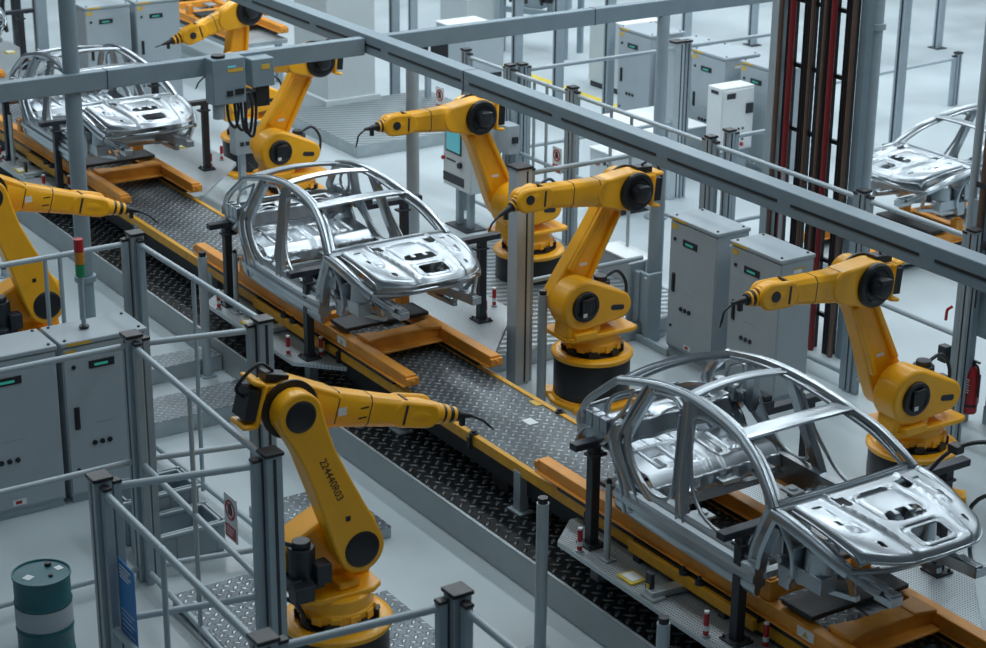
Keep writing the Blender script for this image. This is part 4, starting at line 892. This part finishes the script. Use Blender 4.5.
# ------------------------------------------------------------------ drum, notice, signs, crates
p = fl(41, 572, .88); r = root('steel_drum', 'teal steel drum with a grey label band standing on the floor', 'drum', (p.x, p.y, 0))
part('shell', MB().lathe([(.27, .0), (.285, .01), (.285, .03), (.278, .04), (.278, .28), (.288, .295), (.278, .31), (.278, .57), (.288, .585), (.278, .60), (.278, .84), (.29, .855), (.29, .88), (.275, .88), (.27, .865), (0, .865)], 48), 'teal', r)
part('label_band', MB().lathe([(.281, .34), (.284, .345), (.284, .55), (.281, .555), (.279, .5), (.281, .34)], 48), 'grey', r)
k = MB().cyl((-.13, .12, .862), (-.13, .12, .895), .035, n=14); k.cyl((.10, .06, .862), (.10, .06, .885), .022, n=12); part('bung', k, 'black', r)
k = MB().box((.02, -.14, .867), (.09, .09, .004), .5); k.box((-.02, .19, .867), (.08, .07, .004), .2); part('lid_label', k, 'white', r)
g = at(128, 617, 0, -14.2); r = root('blue_notice', 'blue notice sheet with white lines on the front fence', 'notice', (-14.31, 5.62, 0), 0)
p1 = at(120, 585, 1, 5.60); zc = p1.z
xs = at(128, 600, 1, 5.60); r.location = (xs.x, 5.60, xs.z-.42)
part('sheet', MB().box2((-.17, -.004, 0), (.17, .004, .76)), 'blue', r)
k = MB()
for i in range(4): k.box2((-.14, -.008, .70-.035*i), (.10-.05*(i % 2), -.003, .715-.035*i))
for i in range(5): k.box2((-.14, -.008, .08+.05*i), (.13-.06*(i % 2), -.003, .085+.05*i))
part('printed_lines', k, 'white', r)
def sign(px, py, axis, val, w, h, label):
    c = at(px, py, axis, val); r = root('prohibition_sign', label, 'sign', c, 0 if axis == 1 else PI/2, 'prohibition signs')
    part('board', MB().box2((-w/2, -.005, -h/2), (w/2, .005, h/2)), 'white', r)
    R = w*.40; part('red_ring', MB().lathe([(R*.80, 0), (R, 0), (R, .004), (R*.80, .004), (R*.80, 0)], 28, (0, -.006, h*.18), (0, -1, 0)), 'red', r)
    k = MB().prism([(-.16*w, h*.18-.2*w), (.16*w, h*.18-.2*w), (.17*w, h*.18+.02*w), (.06*w, h*.18+.26*w), (-.06*w, h*.18+.26*w), (-.17*w, h*.18+.02*w)], -.010, -.005, 1); part('hand_symbol', k, 'black', r)
    part('red_slash', MB().bar((-R*.62, -.011, h*.18+R*.62), (R*.62, -.011, h*.18-R*.62), .004, R*.16, (0, 0, 1)), 'red', r)
    part('text_panel', MB().box2((-w*.42, -.009, -h*.46), (w*.42, -.004, -h*.18)), 'red', r)
    k = MB()
    for i in range(3): k.box2((-w*.30, -.012, -h*.25-h*.065*i), (w*(.30-.08*i), -.008, -h*.235-h*.065*i))
    part('text_lines', k, 'white', r)
sign(231, 518, 1, 7.06, .26, .46, 'prohibition sign on the front fence beside the numbered robot')
sign(557, 160, 1, y0-.05, .24, .42, 'prohibition sign on the long fence behind the raised elbow')
sign(440, 100, 1, y0+.0, .26, .46, 'prohibition sign behind the reaching robot forearm')
for i, (px, py, z, w, d, h, lab) in enumerate(((135, 505, .55, 1.05, .62, .55, 'open grey plastic crate with the higher rim beside the fence'), (160, 530, .38, 1.05, .72, .38, 'open grey plastic crate with the lower rim beside the fence'))):
    c = (-18.72, 7.72) if i == 0 else (-18.06, 7.72)
    r = root('storage_crate', lab, 'crate', (c[0], c[1], 0), 0, 'grey plastic crates'); w_, d_ = (.52, .86)
    k = MB().box2((-w_/2, -d_/2, .0), (w_/2, d_/2, .03))
    for a in (-1, 1): k.box2((a*w_/2-.02, -d_/2, .03), (a*w_/2+.02, d_/2, h)); k.box2((-w_/2, a*d_/2-.02, .03), (w_/2, a*d_/2+.02, h))
    part('tub', k, 'post', r, bevel=.008)
    k = MB()
    for a in (-1, 1): k.box2((a*w_/2-.04, -d_/2-.04, h-.04), (a*w_/2+.04, d_/2+.04, h)); k.box2((-w_/2, a*d_/2-.04, h-.04), (w_/2, a*d_/2+.04, h))
    part('rim', k, 'rail', r, bevel=.008)
    for j in range(4): part('rib', MB().box2((w_/2+.018, -d_/2+.05+.24*j, .05), (w_/2+.03, -d_/2+.08+.24*j, h-.05)), 'post', r)

# ------------------------------------------------------------------ back of the hall
p = fl(541, 52); r = root('frame_machine', 'dark blue-grey framed machine with black hoses at the back', 'machine', (p.x, p.y, 0), .5); k = MB()
for a in (-.8, .8):
    for b in (-.4, .4): k.box((a, b, 1.1), (.12, .12, 2.2))
k.box((0, -.4, 1.0), (1.7, .1, .12)); k.box((0, -.4, 2.1), (1.7, .1, .12)); k.box((0, .4, 2.1), (1.7, .1, .12)); part('frame', k, 'beam', r, bevel=.01)
k = MB().box((-.2, 0, 1.5), (.7, .6, .9)); k.box((.5, -.1, 1.3), (.4, .5, .5)); part('drive_unit', k, 'post', r, bevel=.02)
k = MB()
for i in range(4): k.tube(smooth_pts([(-.6+.35*i, -.45, 2.05), (-.5+.35*i, -.55, 1.6), (-.55+.4*i, -.5, 1.2)], 5), .04, 8)
k.box((.35, -.42, 1.55), (.25, .08, .6)); part('hose', k, 'black', r)
def simple_box(name, lab, cat, px, py, z, d, mat='white', top=None, rz=0):
    p = fl(px, py, z); r = root(name, lab, cat, (p.x, p.y, 0), rz); part('body', MB().box2((0, 0, .12), (d[0], d[1], z)), mat, r, bevel=.015); part('plinth', MB().box2((.03, .03, 0), (d[0]-.03, d[1]-.03, .12)), 'dark', r)
    part('lid', MB().box2((-.02, -.02, z), (d[0]+.02, d[1]+.02, z+.03)), 'white' if mat != 'white' else 'lgrey', r, bevel=.006)
    return r, d, z
r, d, z = simple_box('machine_box', 'pale low machine box with an emergency button behind the long fence', 'machine', 590, 148, 1.05, (.75, .8), 'lgrey')
part('emergency_button', MB().cyl((.25, -.04, .85), (.25, .0, .85), .045, n=14), 'red', r); part('side_label', MB().box2((.5, -.006, .35), (.72, .004, .5)), 'sticker', r)
k = MB()
for i in range(3): k.cyl((.45+.12*i, -.03, .88), (.45+.12*i, 0, .88), .03, n=12)
part('push_button', k, 'dark', r)
simple_box('white_bench', 'white topped bench below the tall grey cabinets', 'bench', 603, 116, .8, (1.6, 1.2), 'grey')
r, d, z = simple_box('grey_console', 'grey console with a red button behind the round column', 'console', 436, 22, 1.1, (1.2, 1.0), 'grey')
part('emergency_button', MB().cyl((.3, -.04, .95), (.3, .0, .95), .06, n=14), 'red', r); part('label', MB().box2((.05, -.006, .88), (.18, .004, 1.0)), 'sticker', r)
simple_box('tool_cabinet', 'low grey tool cabinet standing behind the raised elbow', 'cabinet', 598, 247, .6, (.9, .4), 'grey')
simple_box('pallet_box', 'pale box far back right of the dark framed machine', 'box', 590, 16, 1.5, (1.2, 1.0), 'pale')
simple_box('pallet_box', 'pale box at the top edge, left of the dark framed machine', 'box', 440, -8, 1.2, (1.2, 1.0), 'pale')
p = fl(485, 112, 1.5); p = at(508, 138, 1, 17.0); r = root('terminal_box', 'small grey terminal box on a post behind the reaching robot', 'terminal box', (p.x, p.y+.17, 0), 0); part('post', MB().box((0, 0, .8), (.1, .1, 1.6)), 'post', r); part('box_body', MB().box2((-.16, -.28, p.z-.24), (.16, -.05, p.z+.24)), 'grey', r, bevel=.015); part('switch', MB().box2((.16, -.2, p.z-.05), (.2, -.1, p.z+.05)), 'black', r)
pa = fl(582, 96); thing('floor_marking', 'yellow line painted on the floor behind the long fence', 'floor marking', MB().box2((pa.x-7, pa.y, .001), (pa.x+4, pa.y+.2, .004)), 'tag')
p = fl(428, 108); r = root('screen_stand', 'two black screens on a stand behind the round column, near the prohibition sign', 'screen', (p.x, p.y, 0))
part('stand_post', MB().box((0, 0, .55), (.1, .1, 1.1)), 'post', r); part('stand_foot', MB().box((0, 0, .02), (.5, .4, .04)), 'dark', r)
for i_ in (-1, 1): part('screen', MB().box((.06, i_*.24, 1.15), (.06, .40, .62)), 'black', r, bevel=.01)
# dark tooling at the top left corner
p = fl(20, 60); r = root('tooling_stand', 'dark tooling stand with a yellow plate in the top left corner', 'stand', (p.x, p.y, 0)); k = MB().box((0, 0, .9), (.18, .18, 1.8)); k.box((0, 0, 1.85), (.9, .4, .1)); part('stand_frame', k, 'dark', r, bevel=.01)
part('yellow_plate', MB().box((.1, .0, 1.94), (.35, .3, .06)), 'tag', r); k = MB()
for i in range(4): k.tube(smooth_pts([(-.5+.2*i, -.2, 1.8), (-.6+.25*i, -.35, 1.3), (-.45+.2*i, -.3, .7)], 5), .045, 8)
part('hose', k, 'black', r); part('foot', MB().box((0, 0, .02), (.6, .6, .04)), 'dark', r)
for i, (px, py, lab) in enumerate(((45, 85, 'grey fence post behind the third car, left of the thick round column'), (101, 75, 'grey fence post in front of the two far grey cabinets'))):
    p = fl(px, py); r = root('fence_post', lab, 'post', (p.x, p.y, 0)); part('shaft', MB().box((0, 0, 1.5), (.24, .24, 3.0)), 'post', r, bevel=.01); part('slot', MB().box((.0, -.122, 1.5), (.06, .006, 2.9)), 'dark', r); part('foot', MB().box((0, 0, .015), (.4, .4, .03)), 'dark', r)
o = part('wall_back', MB().box2((-90, 62, 0), (20, 62.3, 9)), 'beam'); o['kind'] = 'structure'

# ------------------------------------------------------------------ light
def strip(x, y, z, sx, sy, e, col=(.86, .95, 1.0)):
    l = bpy.data.lights.new('ceiling_lamp', 'AREA'); l.shape = 'RECTANGLE'; l.size = sx; l.size_y = sy; l.energy = e; l.color = col
    o = bpy.data.objects.new('ceiling_lamp', l); COL.objects.link(o); o.location = (x, y, z)
for y, e in ((4, 75), (10.5, 215), (17, 290), (24, 300), (31, 300), (38, 330)):
    for x, g in ((-46, 1.2), (-37, 1.2), (-28, 1.1), (-19.5, .9), (-11, .55)):
        strip(x, y, 12.5, 6.5, 1.2, e*g*1.24)
w = bpy.data.worlds.new('World'); SC.world = w; w.use_nodes = True
nt = w.node_tree; bg = nt.nodes['Background']
bg.inputs[0].default_value = (.50, .62, .70, 1); bg.inputs[1].default_value = .13

# ------------------------------------------------------------------ camera
cd = bpy.data.cameras.new('Camera'); co = bpy.data.objects.new('Camera', cd); COL.objects.link(co)
cd.sensor_width = 36; cd.lens = F_PX/986*36; cd.clip_end = 300
R = Matrix((RT, UP, -_fw)).transposed().to_4x4(); R.translation = CAM; co.matrix_world = R
cd.dof.use_dof = True; cd.dof.focus_distance = 22.0; cd.dof.aperture_fstop = 2.0
SC.camera = co
SC.view_settings.view_transform = 'Standard'; SC.view_settings.look = 'None'; SC.view_settings.exposure = 0.0; SC.view_settings.gamma = 1; SC.view_settings.use_curve_mapping = False
SC.cycles.use_denoising = True; SC.cycles.max_bounces = 6
